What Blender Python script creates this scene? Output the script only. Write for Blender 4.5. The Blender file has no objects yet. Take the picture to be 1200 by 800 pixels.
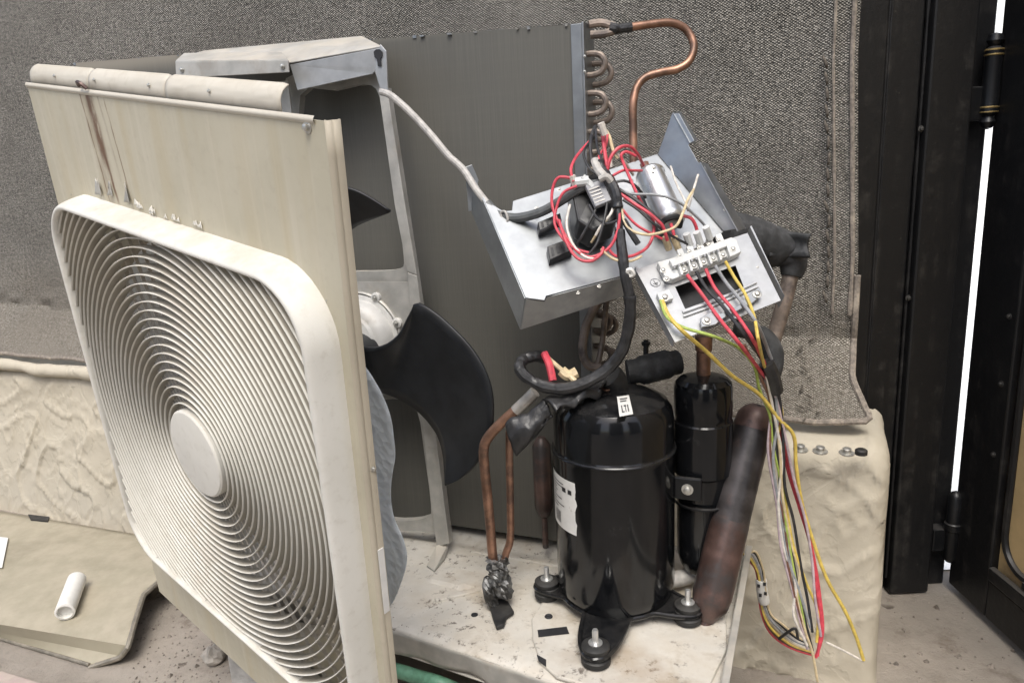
import bpy, math, random
from math import sin, cos, pi, radians, sqrt, atan2
from mathutils import Vector as V, Matrix, noise
random.seed(7)
S = bpy.context.scene
COL = S.collection
# ------------------------------------------------------------------ camera, sky, sun, exposure
FPX = 867.0; PITCH = radians(13.5); ROLL = radians(3.0)
CAM = V((0, 0, .80))
FW = V((0, cos(PITCH), -sin(PITCH))); U0 = V((0, sin(PITCH), cos(PITCH))); R0 = V((1, 0, 0))
RT = R0 * cos(ROLL) - U0 * sin(ROLL); UP = U0 * cos(ROLL) + R0 * sin(ROLL)
cd = bpy.data.cameras.new('camera'); cam = bpy.data.objects.new('camera', cd); COL.objects.link(cam)
cd.sensor_width = 36; cd.lens = FPX / 1200 * 36; cd.clip_start = .01; cd.clip_end = 500
cam.matrix_world = Matrix.Translation(CAM) @ Matrix((RT, UP, -FW)).transposed().to_4x4()
S.camera = cam
S.view_settings.view_transform = 'Standard'; S.view_settings.look = 'None'
S.view_settings.exposure = 0.88; S.view_settings.gamma = 1
W = bpy.data.worlds.new('World'); S.world = W; W.use_nodes = True
SUN_EL, SUN_AZ = radians(60), radians(184)        # azimuth clockwise from +Y
wn = W.node_tree; wn.nodes.clear()
sky = wn.nodes.new('ShaderNodeTexSky'); sky.sky_type = 'NISHITA'; sky.sun_disc = False
sky.sun_elevation = SUN_EL; sky.sun_rotation = SUN_AZ; sky.dust_density = 4; sky.air_density = 1.0; sky.ozone_density = 1
bgn = wn.nodes.new('ShaderNodeBackground'); bgn.inputs[1].default_value = .145
hsv = wn.nodes.new('ShaderNodeHueSaturation'); hsv.inputs['Saturation'].default_value = .8
wo = wn.nodes.new('ShaderNodeOutputWorld')
wn.links.new(sky.outputs[0], hsv.inputs['Color']); wn.links.new(hsv.outputs[0], bgn.inputs[0]); wn.links.new(bgn.outputs[0], wo.inputs[0])
sd = bpy.data.lights.new('sun', 'SUN'); sd.energy = 1.0; sd.angle = radians(28); sd.color = (.985, 1, .955)
so = bpy.data.objects.new('sun', sd); COL.objects.link(so)
sdir = V((sin(SUN_AZ) * cos(SUN_EL), cos(SUN_AZ) * cos(SUN_EL), sin(SUN_EL)))
so.rotation_euler = sdir.to_track_quat('Z', 'Y').to_euler(); so.location = sdir * 6

# ------------------------------------------------------------------ place helpers
def ray(x, y): return FW + RT * ((x - 600) / FPX) - UP * ((y - 400) / FPX)
def P(x, y, d): return CAM + ray(x, y) * d
def PY(x, y, Y):
    r = ray(x, y); return CAM + r * (Y / r.y)
def PZ(x, y, z):
    r = ray(x, y); return CAM + r * ((z - CAM.z) / r.z)
def plane_hit(x, y, o, n):
    r = ray(x, y); return CAM + r * ((o - CAM).dot(n) / r.dot(n))
A = radians(22.6)                                   # the unit is turned this far from the picture plane
E1 = V((cos(A), -sin(A), 0)); E2 = V((sin(A), cos(A), 0)); UB = V((.049, 1.031, 0)); Z = V((0, 0, 1))
def T(s, t, z): return UB + E1 * s + E2 * t + Z * z
def PT(x, y, t): return plane_hit(x, y, UB + E2 * t, E2)
AW = radians(24)                                    # the low wall behind it
W1 = V((cos(AW), -sin(AW), 0)); W2 = V((sin(AW), cos(AW), 0)); WB = V((.536, .988, 0))
def TW(s, t, z): return WB + W1 * s + W2 * t + Z * z
def PW(x, y, off): return plane_hit(x, y, WB - W2 * off, W2)

# ------------------------------------------------------------------ mesh builder
class MB:
    def __init__(s): s.v = []; s.f = []; s.uv = {}; s.sm = []
    def add(s, vs, fs, smooth=False, uvs=None):
        b = len(s.v); s.v += [V(p) for p in vs]
        if uvs:
            for i, u in enumerate(uvs): s.uv[b + i] = u
        for f in fs: s.f.append([b + i for i in f]); s.sm.append(smooth)
        return s
    def box(s, o, ax, ay, az, lx, ly, lz):           # centred on o
        p = [o + ax * (i * lx / 2) + ay * (j * ly / 2) + az * (k * lz / 2) for k in (-1, 1) for j in (-1, 1) for i in (-1, 1)]
        return s.add(p, [(0, 2, 3, 1), (4, 5, 7, 6), (0, 1, 5, 4), (2, 6, 7, 3), (0, 4, 6, 2), (1, 3, 7, 5)])
    def abox(s, a, b):
        a, b = V(a), V(b); c = (a + b) / 2; d = b - a
        return s.box(c, V((1, 0, 0)), V((0, 1, 0)), Z, abs(d.x), abs(d.y), abs(d.z))
    def prism(s, poly, off):                         # polygon extruded by the vector off
        n = len(poly); a = [V(p) for p in poly]; b = [p + off for p in a]
        fs = [tuple(range(n))[::-1], tuple(range(n, 2 * n))] + [(i, (i + 1) % n, n + (i + 1) % n, n + i) for i in range(n)]
        return s.add(a + b, fs)
    def sheet(s, poly, th):                          # flat plate, th metres thick
        n = normal(poly); return s.prism([V(p) - n * th / 2 for p in poly], n * th)
    def grid(s, fn, nu, nv, smooth=True, uv=True):
        vs = []; us = []
        for j in range(nv + 1):
            for i in range(nu + 1):
                r = fn(i / nu, j / nv)
                if isinstance(r, tuple): vs.append(r[0]); us.append(r[1])
                else: vs.append(r); us.append((i / nu, j / nv))
        fs = [(j * (nu + 1) + i, j * (nu + 1) + i + 1, (j + 1) * (nu + 1) + i + 1, (j + 1) * (nu + 1) + i) for j in range(nv) for i in range(nu)]
        return s.add(vs, fs, smooth, us)
    def tube(s, pts, r, seg=10, closed=False, flat=1.0):
        n = len(pts); rr = r if isinstance(r, (list, tuple)) else [r] * n
        vs = []; prev = None
        for i in range(n):
            a = pts[(i - 1) % n] if (closed or i) else pts[0]; b = pts[(i + 1) % n] if (closed or i < n - 1) else pts[-1]
            t = (b - a); t = t.normalized() if t.length > 1e-9 else V((0, 0, 1))
            if prev is None:
                prev = t.orthogonal().normalized()
            prev = (prev - t * prev.dot(t)); prev = prev.normalized() if prev.length > 1e-9 else t.orthogonal().normalized()
            q = t.cross(prev)
            for k in range(seg):
                an = 2 * pi * k / seg; vs.append(pts[i] + prev * (cos(an) * rr[i]) + q * (sin(an) * rr[i] * flat))
        fs = []
        m = n if closed else n - 1
        for i in range(m):
            for k in range(seg):
                a = i * seg + k; b = i * seg + (k + 1) % seg; c = ((i + 1) % n) * seg + (k + 1) % seg; d = ((i + 1) % n) * seg + k
                fs.append((a, b, c, d))
        if not closed:
            fs.append(tuple(range(seg))[::-1]); fs.append(tuple(range((n - 1) * seg, n * seg)))
        return s.add(vs, fs, True)
    def lathe(s, prof, o, ax, seg=48, cap=True):     # prof [(r,h)]
        ax = ax.normalized(); x = ax.orthogonal().normalized(); y = ax.cross(x); vs = []; us = []
        for r, h in prof:
            for k in range(seg):
                a = 2 * pi * k / seg; vs.append(o + ax * h + x * (r * cos(a)) + y * (r * sin(a))); us.append((k / seg, h))
        n = len(prof); fs = [(i * seg + k, i * seg + (k + 1) % seg, (i + 1) * seg + (k + 1) % seg, (i + 1) * seg + k) for i in range(n - 1) for k in range(seg)]
        if cap: fs += [tuple(range(seg))[::-1], tuple(range((n - 1) * seg, n * seg))]
        return s.add(vs, fs, True, us)
    def build(s, name, mat, parent=None, bevel=0, label=None, sharp=35):
        o0 = parent['_o'] if parent is not None and '_o' in parent else (0, 0, 0)
        o0 = V(o0)
        me = bpy.data.meshes.new(name)
        me.from_pydata([tuple(p - o0) for p in s.v], [], s.f); me.update()
        for p, sm in zip(me.polygons, s.sm): p.use_smooth = sm
        if s.uv:
            ul = me.uv_layers.new(name='UVMap')
            for l in me.loops: ul.data[l.index].uv = s.uv.get(l.vertex_index, (0, 0))
        if any(s.sm): me.set_sharp_from_angle(angle=radians(sharp))
        me.materials.append(MAT[mat])
        o = bpy.data.objects.new(name, me); COL.objects.link(o)
        if parent is not None:
            o.parent = parent; o['_o'] = tuple(o0)
        else: o['_o'] = (0, 0, 0)
        if bevel:
            m = o.modifiers.new('bevel', 'BEVEL'); m.width = bevel; m.segments = 2; m.limit_method = 'ANGLE'; m.angle_limit = radians(40)
        if label: o['label'] = label
        return o
def normal(poly):
    n = V((0, 0, 0)); m = len(poly)
    for i in range(m):
        a, b = V(poly[i]), V(poly[(i + 1) % m]); n += a.cross(b)
    return n.normalized()
def rebase(o, loc):                                   # move a single-mesh thing's origin to its base
    loc = V(loc); o.data.transform(Matrix.Translation(-loc)); o.location = loc; o['_o'] = (0, 0, 0); return o
def thing(name, loc, label, cat, group=None):
    e = bpy.data.objects.new(name, None); COL.objects.link(e); e.location = loc; e.empty_display_size = .05
    e['_o'] = tuple(loc); e['label'] = label; e['category'] = cat
    if group: e['group'] = group
    return e
def tag(o, label, cat, group=None):
    o['label'] = label; o['category'] = cat
    if group: o['group'] = group
    return o
def struct(o, kind='structure'): o['kind'] = kind; return o
def crv(pts, n=6, closed=False):                     # Catmull-Rom through the points
    pts = [V(p) for p in pts]; m = len(pts); out = []
    for i in range(m if closed else m - 1):
        g = (lambda k: pts[k % m]) if closed else (lambda k: pts[max(0, min(m - 1, k))])
        p0, p1, p2, p3 = g(i - 1), g(i), g(i + 1), g(i + 2)
        for j in range(n):
            t = j / n
            out.append(.5 * ((2 * p1) + (p2 - p0) * t + (2 * p0 - 5 * p1 + 4 * p2 - p3) * t * t + (3 * p1 - p0 - 3 * p2 + p3) * t ** 3))
    if not closed: out.append(pts[-1])
    return out
def px(l, n=6, closed=False): return crv([P(*q) for q in l], n, closed)
def put(me, name, parent, pos, zdir, xdir=None, label=None, scale=1.0):   # linked copy of a small mesh
    o = bpy.data.objects.new(name, me); COL.objects.link(o); zd = zdir.normalized()
    xd = (xdir or zd.orthogonal()); xd = (xd - zd * xd.dot(zd)).normalized(); yd = zd.cross(xd)
    m = Matrix((xd * scale, yd * scale, zd * scale)).transposed().to_4x4()
    base = V(parent['_o']) if parent is not None else V((0, 0, 0))
    o.matrix_basis = Matrix.Translation(V(pos) - base) @ m
    if parent is not None: o.parent = parent
    if label: o['label'] = label
    return o
def fbm(p, sc, oc=4): return noise.fractal(V(p) * sc, 1.0, 2.0, oc)

# ------------------------------------------------------------------ materials
MAT = {}
class NT:
    def __init__(s, name):
        m = bpy.data.materials.new(name); m.use_nodes = True; s.m = m; s.t = m.node_tree; s.n = s.t.nodes
        s.b = s.n['Principled BSDF']; MAT[name] = m; s.co = s.n.new('ShaderNodeTexCoord')
    def link(s, a, b): s.t.links.new(a, b)
    def val(s, x, sock):
        if isinstance(x, (int, float)): sock.default_value = x
        elif isinstance(x, (tuple, list)): sock.default_value = tuple(x) + ((1,) if len(x) == 3 and sock.type == 'RGBA' else ())
        else: s.link(x, sock)
    def math(s, op, a, b=0, c=0, clamp=False):
        n = s.n.new('ShaderNodeMath'); n.operation = op; n.use_clamp = clamp
        for i, x in enumerate((a, b, c)): s.val(x, n.inputs[i])
        return n.outputs[0]
    def map(s, co, sc=(1, 1, 1), loc=(0, 0, 0), rot=(0, 0, 0)):
        n = s.n.new('ShaderNodeMapping'); n.inputs['Scale'].default_value = sc; n.inputs['Location'].default_value = loc; n.inputs['Rotation'].default_value = rot
        s.link(co, n.inputs[0]); return n.outputs[0]
    def noise(s, co, sc, det=5, rough=.55, dist=0):
        n = s.n.new('ShaderNodeTexNoise'); n.inputs['Scale'].default_value = sc; n.inputs['Detail'].default_value = det; n.inputs['Roughness'].default_value = rough; n.inputs['Distortion'].default_value = dist
        s.link(co, n.inputs['Vector']); return n.outputs[0]
    def vor(s, co, sc, feat='F1', out=0):
        n = s.n.new('ShaderNodeTexVoronoi'); n.feature = feat; n.inputs['Scale'].default_value = sc; s.link(co, n.inputs['Vector']); return n.outputs[out]
    def ramp(s, x, lo, hi):                          # smooth 0..1
        n = s.n.new('ShaderNodeMapRange'); n.interpolation_type = 'SMOOTHSTEP'; s.link(x, n.inputs[0]); n.inputs[1].default_value = lo; n.inputs[2].default_value = hi
        return n.outputs[0]
    def mix(s, f, a, b, blend='MIX'):
        n = s.n.new('ShaderNodeMix'); n.data_type = 'RGBA'; n.blend_type = blend
        s.val(f, n.inputs[0]); s.val(a, n.inputs[6]); s.val(b, n.inputs[7]); return n.outputs[2]
    def bump(s, h, st=.5, dist=.002, nrm=None):
        n = s.n.new('ShaderNodeBump'); n.inputs['Strength'].default_value = st; n.inputs['Distance'].default_value = dist; s.link(h, n.inputs['Height'])
        if nrm is not None: s.link(nrm, n.inputs['Normal'])
        return n.outputs[0]
    def sep(s, co):
        n = s.n.new('ShaderNodeSeparateXYZ'); s.link(co, n.inputs[0]); return n.outputs
    def up(s):                                        # how far the real surface faces up
        g = s.n.new('ShaderNodeNewGeometry'); return s.sep(g.outputs['Normal'])[2]
    def out(s, col=None, rough=None, metal=None, nrm=None, **kw):
        if col is not None: s.val(col, s.b.inputs['Base Color'])
        if rough is not None: s.val(rough, s.b.inputs['Roughness'])
        if metal is not None: s.val(metal, s.b.inputs['Metallic'])
        if nrm is not None: s.link(nrm, s.b.inputs['Normal'])
        for k, v in kw.items(): s.val(v, s.b.inputs[k.replace('_', ' ')])
        return s.m
def simple(name, col, rough=.5, metal=0, var=.25, sc=40, col2=None, c2=(.55, .7), c2s=12, bump=.15, bs=150, bd=.001, dust=0, dcol=(.42, .37, .30), spec=.5, **kw):
    k = NT(name); co = k.co.outputs['Object']
    n1 = k.noise(co, sc, 5); c = k.mix(k.ramp(n1, .3, .7), tuple(x * (1 - var) for x in col), tuple(min(1, x * (1 + var)) for x in col))
    if col2: c = k.mix(k.ramp(k.noise(co, c2s, 6, .65), *c2), c, col2)
    rg = k.math('MULTIPLY_ADD', k.noise(co, sc * .6, 4), .3, rough - .15, True); mt = metal
    if dust:
        d = k.math('MULTIPLY', k.ramp(k.up(), .15, .95), k.ramp(k.noise(co, 22, 6, .65), .5 - dust * .45, .85 - dust * .3))
        d = k.math('MULTIPLY', d, min(1, dust * 1.3))
        d2 = k.math('MULTIPLY', k.ramp(k.noise(co, 60, 5, .7), .5, .8), dust * .45); d = k.math('MAXIMUM', d, d2)
        c = k.mix(d, c, dcol); rg = k.math('MAXIMUM', rg, k.math('MULTIPLY', d, .9))
        if metal: mt = k.math('MULTIPLY', k.math('SUBTRACT', 1, d), metal)
    k.out(c, rg, mt, k.bump(k.noise(co, bs, 4), bump, bd), Specular_IOR_Level=spec, **kw); return k

def build_materials():
    # burlap: coarse weave, light flecks over dark thread; uv in metres
    k = NT('burlap'); uv = k.co.outputs['UV']; p = .0057
    wob = k.noise(uv, 60, 3); wob2 = k.noise(k.map(uv, loc=(5, 3, 0)), 60, 3)
    x, y, _ = k.sep(uv)
    xx = k.math('MULTIPLY_ADD', x, 2 * pi / p, k.math('MULTIPLY', wob, 7)); yy = k.math('MULTIPLY_ADD', y, 2 * pi / p * 1.45, k.math('MULTIPLY', wob2, 7))
    w = k.math('MULTIPLY', k.math('SINE', xx), k.math('SINE', yy))
    row = k.math('SINE', k.math('MULTIPLY', yy, 2.0))
    h = k.math('ADD', k.math('MULTIPLY', w, .75), k.math('MULTIPLY', row, .12))
    fl = k.noise(k.map(uv, (1, 1.7, 1)), 250, 2, .6)
    th = k.noise(k.map(uv, (25, 330, 1)), 1, 3); th2 = k.noise(k.map(uv, (330, 22, 1), (3, 1, 0)), 1, 3)
    v = k.math('ADD', k.math('MULTIPLY', h, .55), k.math('ADD', k.math('MULTIPLY_ADD', fl, 1.3, -.6), k.math('MULTIPLY_ADD', k.math('ADD', th, th2), .3, -.3)))
    c = k.mix(k.ramp(v, -.45, .15), (.018, .0175, .016), (.115, .110, .099)); c = k.mix(k.ramp(v, .10, .5), c, (.56, .53, .47))
    gr = k.noise(k.map(uv, (1, 1.5, 1), (2, 7, 0)), 120, 3, .7); c = k.mix(k.math('MULTIPLY', k.ramp(gr, .54, .68), .6), c, (.36, .335, .30)); c = k.mix(k.math('MULTIPLY', k.ramp(gr, .46, .32), .7), c, (.02, .019, .018))
    big = k.noise(uv, 3.2, 5, .6); c = k.mix(k.math('MULTIPLY', k.ramp(big, .35, .75), .35), c, (.10, .092, .082), 'MIX')
    dirt = k.math('MULTIPLY', k.ramp(k.math('SUBTRACT', k.math('MULTIPLY', k.noise(uv, 8, 5), .22), y), -.26, .04), .22)
    c = k.mix(dirt, c, (.34, .285, .215))
    k.out(c, .95, 0, k.bump(v, .75, .0022), Specular_IOR_Level=.1)
    # mud plaster
    k = NT('plaster'); co = k.co.outputs['Object']
    a = k.noise(co, 5, 5, .55, .5); b = k.noise(co, 55, 6, .65); g = k.noise(co, 260, 3)
    sw_ = k.math('FRACT', k.math('MULTIPLY', k.noise(k.map(co, (1, 1, .7)), 5.5, 4, .55, .8), 5)); sw_ = k.math('POWER', sw_, 4)
    sw2 = k.math('FRACT', k.math('MULTIPLY', k.noise(k.map(co, (1.2, 1, 1), (4, 2, 1)), 13, 4, .5, .4), 4)); sw2 = k.math('POWER', sw2, 5)
    c = k.mix(k.ramp(a, .3, .72), (.455, .41, .325), (.495, .45, .365)); c = k.mix(k.math('MULTIPLY', k.ramp(b, .55, .8), .35), c, (.38, .32, .245))
    c = k.mix(k.math('MULTIPLY', k.ramp(k.noise(co, 18, 6, .7), .55, .75), .4), c, (.53, .485, .40))
    nb = k.bump(sw_, .5, .005); nb = k.bump(sw2, .45, .0025, nb); nb = k.bump(b, .3, .002, nb); nb = k.bump(g, .3, .0008, nb)
    k.out(c, .95, 0, nb, Specular_IOR_Level=.2)
    # dusty yard concrete with dark spots
    k = NT('concrete'); co = k.co.outputs['Object']
    a = k.noise(co, 3, 8, .6); b = k.noise(co, 30, 7, .7); g = k.noise(co, 220, 4)
    c = k.mix(k.ramp(a, .3, .7), (.22, .195, .165), (.34, .30, .255)); c = k.mix(k.math('MULTIPLY', k.ramp(b, .45, .75), .5), c, (.20, .17, .145))
    sp = k.math('SUBTRACT', 1, k.ramp(k.math('ADD', k.vor(co, 16), k.math('MULTIPLY_ADD', k.noise(co, 40, 4), .5, -.25)), .09, .16)); sp = k.math('MULTIPLY', sp, k.ramp(k.noise(co, 11, 4), .5, .62))
    c = k.mix(k.math('MULTIPLY', sp, .85), c, (.06, .045, .035)); c = k.mix(k.math('MULTIPLY', k.ramp(k.noise(k.map(co, loc=(2, 4, 0)), 9, 6, .7), .55, .68), .55), c, (.11, .08, .06))
    nb = k.bump(b, .7, .006); nb = k.bump(g, .6, .0015, nb); k.out(c, .9, 0, nb, Specular_IOR_Level=.25)
    simple('paver', (.36, .27, .26), .9, 0, .2, 30, (.24, .19, .18), (.5, .7), 20, .4, 120, .002, .5)
    # beige painted panel; uv in metres from its lower left corner
    def paint(name, c1, c2, streak=False):
        k = NT(name); co = k.co.outputs['Object']; uv = k.co.outputs['UV']
        a = k.noise(co, 7, 6, .6); b = k.noise(co, 90, 5, .65)
        c = k.mix(k.ramp(a, .3, .7), c1, c2); c = k.mix(k.math('MULTIPLY', k.ramp(b, .5, .75), .22), c, (.36, .31, .24))
        rgh = k.math('MULTIPLY_ADD', b, .3, .35)
        d = k.math('MULTIPLY', k.ramp(k.up(), .25, .9), k.ramp(k.noise(co, 25, 6, .65), .3, .7))
        c = k.mix(k.math('MULTIPLY', d, .55), c, (.44, .385, .30))
        if streak:
            x, y, _ = k.sep(uv)
            lg = k.noise(k.map(uv, (90, 2.2, 1)), 1, 4); lg2 = k.noise(k.map(uv, (28, 1.4, 1), (4, 0, 0)), 1, 4)
            c = k.mix(k.math('MULTIPLY', k.ramp(lg2, .46, .68), .5), c, (.46, .39, .25))
            c = k.mix(k.math('MULTIPLY', k.ramp(lg, .52, .72), .25), c, (.63, .58, .49))
            wob = k.math('MULTIPLY_ADD', k.noise(k.map(uv, (6, 14, 1)), 1, 4), .010, -.005)
            for u0, sl, wd, v0, v1, st in ((.160, .17, .0042, .62, .75, .95), (.164, .07, .013, .660, .757, 1.0), (.143, .12, .0022, .62, .752, .8), (.200, .12, .0020, .63, .745, .7), (.185, .14, .003, .66, .755, .4), (.150, .1, .014, .6, .75, .3)):
                xc = k.math('MULTIPLY_ADD', k.math('SUBTRACT', v1, y), sl, u0)
                dx = k.math('ABSOLUTE', k.math('SUBTRACT', k.math('ADD', x, wob), xc))
                m = k.math('SUBTRACT', 1, k.ramp(dx, wd * .25, wd)); m = k.math('MULTIPLY', m, k.math('MULTIPLY', k.ramp(y, v0 - .01, v0 + .04), k.math('SUBTRACT', 1, k.ramp(y, v1 - .004, v1 + .004))))
                m = k.math('MULTIPLY', m, k.math('MULTIPLY', k.ramp(k.noise(k.map(uv, (70, 25, 1), (u0 * 40, 0, 0)), 1, 5, .7), .3, .6), st))
                c = k.mix(m, c, (.135, .062, .030) if wd < .012 else (.15, .083, .048))
        nb = k.bump(b, .12, .001); k.out(c, rgh, 0, nb, Specular_IOR_Level=.35)
    paint('panel_paint', (.45, .415, .315), (.52, .48, .375), True)
    paint('grille_paint', (.46, .425, .365), (.53, .49, .425)); paint('slat_side_shade', (.35, .325, .275), (.43, .40, .34))  # slat sides painted darker to carry the shade between the slats
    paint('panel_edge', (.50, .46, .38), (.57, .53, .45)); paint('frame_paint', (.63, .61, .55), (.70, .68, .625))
    paint('edge_paint', (.40, .355, .275), (.47, .42, .33))
    paint('lid_paint', (.255, .23, .168), (.32, .29, .215))
    simple('galvanised', (.335, .35, .36), .44, .97, .07, 55, (.46, .46, .46), (.5, .8), 14, .06, 200, .0004, .05, (.5, .48, .44))
    simple('zinc_plate', (.46, .47, .475), .42, .6, .06, 80, (.50, .50, .50), (.5, .8), 30, .1, 250, .0005, .12)
    simple('bracket_metal', (.44, .43, .40), .5, .35, .15, 30, (.36, .32, .27), (.52, .75), 14, .15, 150, .0008, .55, (.50, .45, .37))
    k = simple('pan_metal', (.60, .57, .51), .6, .1, .12, 18, (.36, .31, .24), (.54, .70), 9, .3, 140, .0015, .4, (.50, .44, .35))
    c0 = k.b.inputs['Base Color'].links[0].from_socket; co = k.co.outputs['Object']
    st_ = k.math('MULTIPLY', k.ramp(k.noise(co, 70, 7, .75), .54, .66), k.ramp(k.noise(k.map(co, loc=(3, 0, 0)), 11, 4), .38, .55)); c1_ = k.mix(k.math('MULTIPLY', st_, .9), c0, (.09, .07, .055))
    c1_ = k.mix(k.math('MULTIPLY', k.ramp(k.noise(k.map(co, loc=(1, 5, 0)), 7, 5, .6), .54, .72), .5), c1_, (.35, .255, .165)); k.link(c1_, k.b.inputs['Base Color'])
    simple('rivet_black', (.05, .048, .045), .5, .3, .3, 80)
    simple('motor_metal', (.60, .59, .56), .55, .15, .1, 40, (.45, .42, .37), (.55, .75), 20, .1, 150, .0006, .2)
    simple('screw_metal', (.55, .54, .50), .4, .8, .2, 90)
    simple('bright_bolt', (.72, .72, .70), .35, .8, .1, 90)
    # coil: fine vertical fins, dirt in cloudy patches; uv in metres
    k = NT('coil_fins'); uv = k.co.outputs['UV']; x, y, _ = k.sep(uv)
    fin = k.math('SINE', k.math('MULTIPLY', x, 2 * pi / .0034)); ln = k.noise(k.map(uv, (620, 9, 1)), 1, 4, .6); l2 = k.noise(k.map(uv, (70, 3, 1), (2, 0, 0)), 1, 5)
    cl = k.noise(uv, 5, 6, .6); row = k.math('SINE', k.math('MULTIPLY', y, 2 * pi / .021))
    c = k.mix(k.ramp(ln, .2, .8), (.108, .105, .093), (.135, .131, .115)); c = k.mix(k.math('MULTIPLY', k.ramp(l2, .4, .8), .10), c, (.185, .170, .138))
    c = k.mix(k.math('MULTIPLY', k.ramp(cl, .42, .75), .35), c, (.125, .115, .092)); c = k.mix(k.math('MULTIPLY', k.ramp(row, .6, 1), .025), c, (.22, .205, .175))
    c = k.mix(k.math('MULTIPLY', k.ramp(y, .735, .762), .55), c, (.40, .36, .29))
    nb = k.bump(ln, .12, .0005); k.out(c, .62, .25, nb)
    simple('coil_side', (.23, .25, .27), .5, .5, .2, 60, (.35, .32, .27), (.5, .7), 18, .3, 200, .001, .4)
    simple('fan_plastic', (.011, .012, .014), .42, 0, .3, 40, None, bump=.12, dust=.10, dcol=(.08, .08, .085))
    # glossy black steel
    def black(name, dustv, rough):
        k = NT(name); co = k.co.outputs['Object']; n = k.noise(co, 30, 6, .65); m = k.noise(co, 160, 4, .7)
        d = k.math('MULTIPLY', k.math('MAXIMUM', k.math('MULTIPLY', k.ramp(n, .5, .75), k.ramp(m, .4, .7)), k.math('MULTIPLY', k.ramp(k.up(), .3, .95), k.ramp(n, .3, .7))), dustv)
        k.out(k.mix(d, (.006, .0065, .0075), (.15, .14, .13)), k.math('MULTIPLY_ADD', n, .16, rough - .06), 0, k.bump(k.noise(co, 14, 3), .05, .004), Specular_IOR_Level=.42)
    black('compressor_black', .14, .11); black('black_steel', .35, .35)
    simple('rubber', (.014, .014, .014), .6, 0, .3, 60, dust=.3, dcol=(.13, .12, .105), bump=.3)
    simple('black_plastic', (.018, .018, .019), .4, 0, .25, 60, dust=.12, dcol=(.2, .19, .18))
    simple('black_tape', (.022, .022, .023), .38, 0, .4, 90, None, bump=.5, bs=70, bd=.003, dust=.22, dcol=(.17, .16, .15))
    simple('foam', (.026, .027, .028), .75, 0, .3, 60, (.07, .07, .075), (.52, .75), 22, .5, 60, .004, .3, (.16, .16, .16))
    simple('copper', (.33, .185, .125), .42, .7, .35, 35, (.16, .10, .075), (.45, .64), 26, .2, 120, .001, .2, (.36, .28, .2))
    simple('old_copper', (.26, .21, .175), .5, .5, .3, 40, (.12, .10, .09), (.45, .65), 35, .25, 120, .001, .4, (.33, .28, .22))
    simple('solder_tube', (.55, .52, .48), .4, .6, .2, 60, (.40, .22, .15), (.5, .65), 30)
    simple('burnt_copper', (.105, .064, .054), .40, .3, .5, 22, (.060, .052, .050), (.42, .58), 15, .2, 60, .0015, .18, (.2, .19, .18))
    simple('sooty_steel', (.058, .052, .052), .38, .3, .6, 24, (.11, .075, .066), (.5, .66), 15, .25, 60, .0015, .12, (.2, .19, .18))
    simple('sooty_cap', (.115, .072, .062), .45, .4, .4, 40, (.035, .03, .03), (.45, .65), 40)
    simple('foil', (.22, .22, .215), .45, .6, .4, 60, (.05, .048, .045), (.42, .58), 45, .8, 60, .004)
    simple('plastic_white', (.70, .69, .65), .5, 0, .08, 40, dust=.2)
    simple('terminal_grey', (.56, .57, .56), .5, 0, .10, 60, (.40, .39, .36), (.55, .75), 60, dust=.25)
    simple('label_white', (.70, .69, .66), .55, 0, .06, 60, (.45, .42, .38), (.62, .75), 50)
    simple('print_black', (.02, .02, .022), .6, 0, .2, 60)
    simple('print_grey', (.25, .25, .26), .6, 0, .2, 60)
    for n, c in (('wire_red', (.55, .06, .085)), ('wire_yellow', (.62, .46, .10)), ('wire_black', (.025, .025, .027)), ('wire_grey', (.27, .28, .29)), ('wire_white', (.62, .58, .52)), ('wire_green', (.33, .42, .09)), ('wire_cream', (.58, .47, .29)), ('wire_brown', (.16, .075, .05)), ('wire_violet', (.45, .36, .38)), ('cable_grey', (.10, .105, .105)), ('cable_dusty', (.42, .40, .37)), ('hose_green', (.15, .33, .22))):
        simple(n, c, .45, 0, .18, 120, tuple(x * .45 + .08 for x in c), (.58, .75), 90, .1, 200, .0006, .15)
    simple('capacitor_metal', (.62, .62, .61), .3, .85, .08, 60, (.45, .43, .38), (.58, .75), 35)
    # thin bluish plastic wrap
    k = NT('plastic_film'); co = k.co.outputs['Object']
    bub = k.vor(co, 105); n = k.noise(co, 16, 5)
    k.out(k.mix(k.ramp(n, .35, .7), (.70, .75, .79), (.86, .89, .91)), .28, 0, k.bump(k.math('ADD', bub, k.math('MULTIPLY', n, 1.6)), .7, .004), Alpha=k.math('MULTIPLY_ADD', n, .5, .55, True), Subsurface_Weight=.0, Transmission_Weight=.1, Specular_IOR_Level=.6)
    tr = k.n.new('ShaderNodeBsdfTranslucent'); tr.inputs[0].default_value = (.76, .81, .85, 1); mx = k.n.new('ShaderNodeMixShader'); mx.inputs[0].default_value = .5
    k.link(k.b.outputs[0], mx.inputs[1]); k.link(tr.outputs[0], mx.inputs[2]); k.link(mx.outputs[0], k.n['Material Output'].inputs[0])
    # gate
    k = NT('gate_black'); co = k.co.outputs['Object']; n = k.noise(co, 25, 6, .65); st = k.noise(k.map(co, (60, 60, 3)), 1, 5)
    d = k.math('MULTIPLY', k.math('MULTIPLY', k.ramp(n, .45, .75), k.ramp(st, .4, .7)), .35)
    d = k.math('MAXIMUM', d, k.math('MULTIPLY', k.ramp(k.noise(co, 70, 5, .7), .62, .8), .4)); d = k.math('MAXIMUM', d, k.math('MULTIPLY', k.ramp(k.up(), .4, .9), .6))
    k.out(k.mix(d, (.0085, .0085, .009), (.10, .092, .082)), .42, 0, k.bump(k.noise(co, 130, 4), .35, .0015), Specular_IOR_Level=.35)
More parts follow.
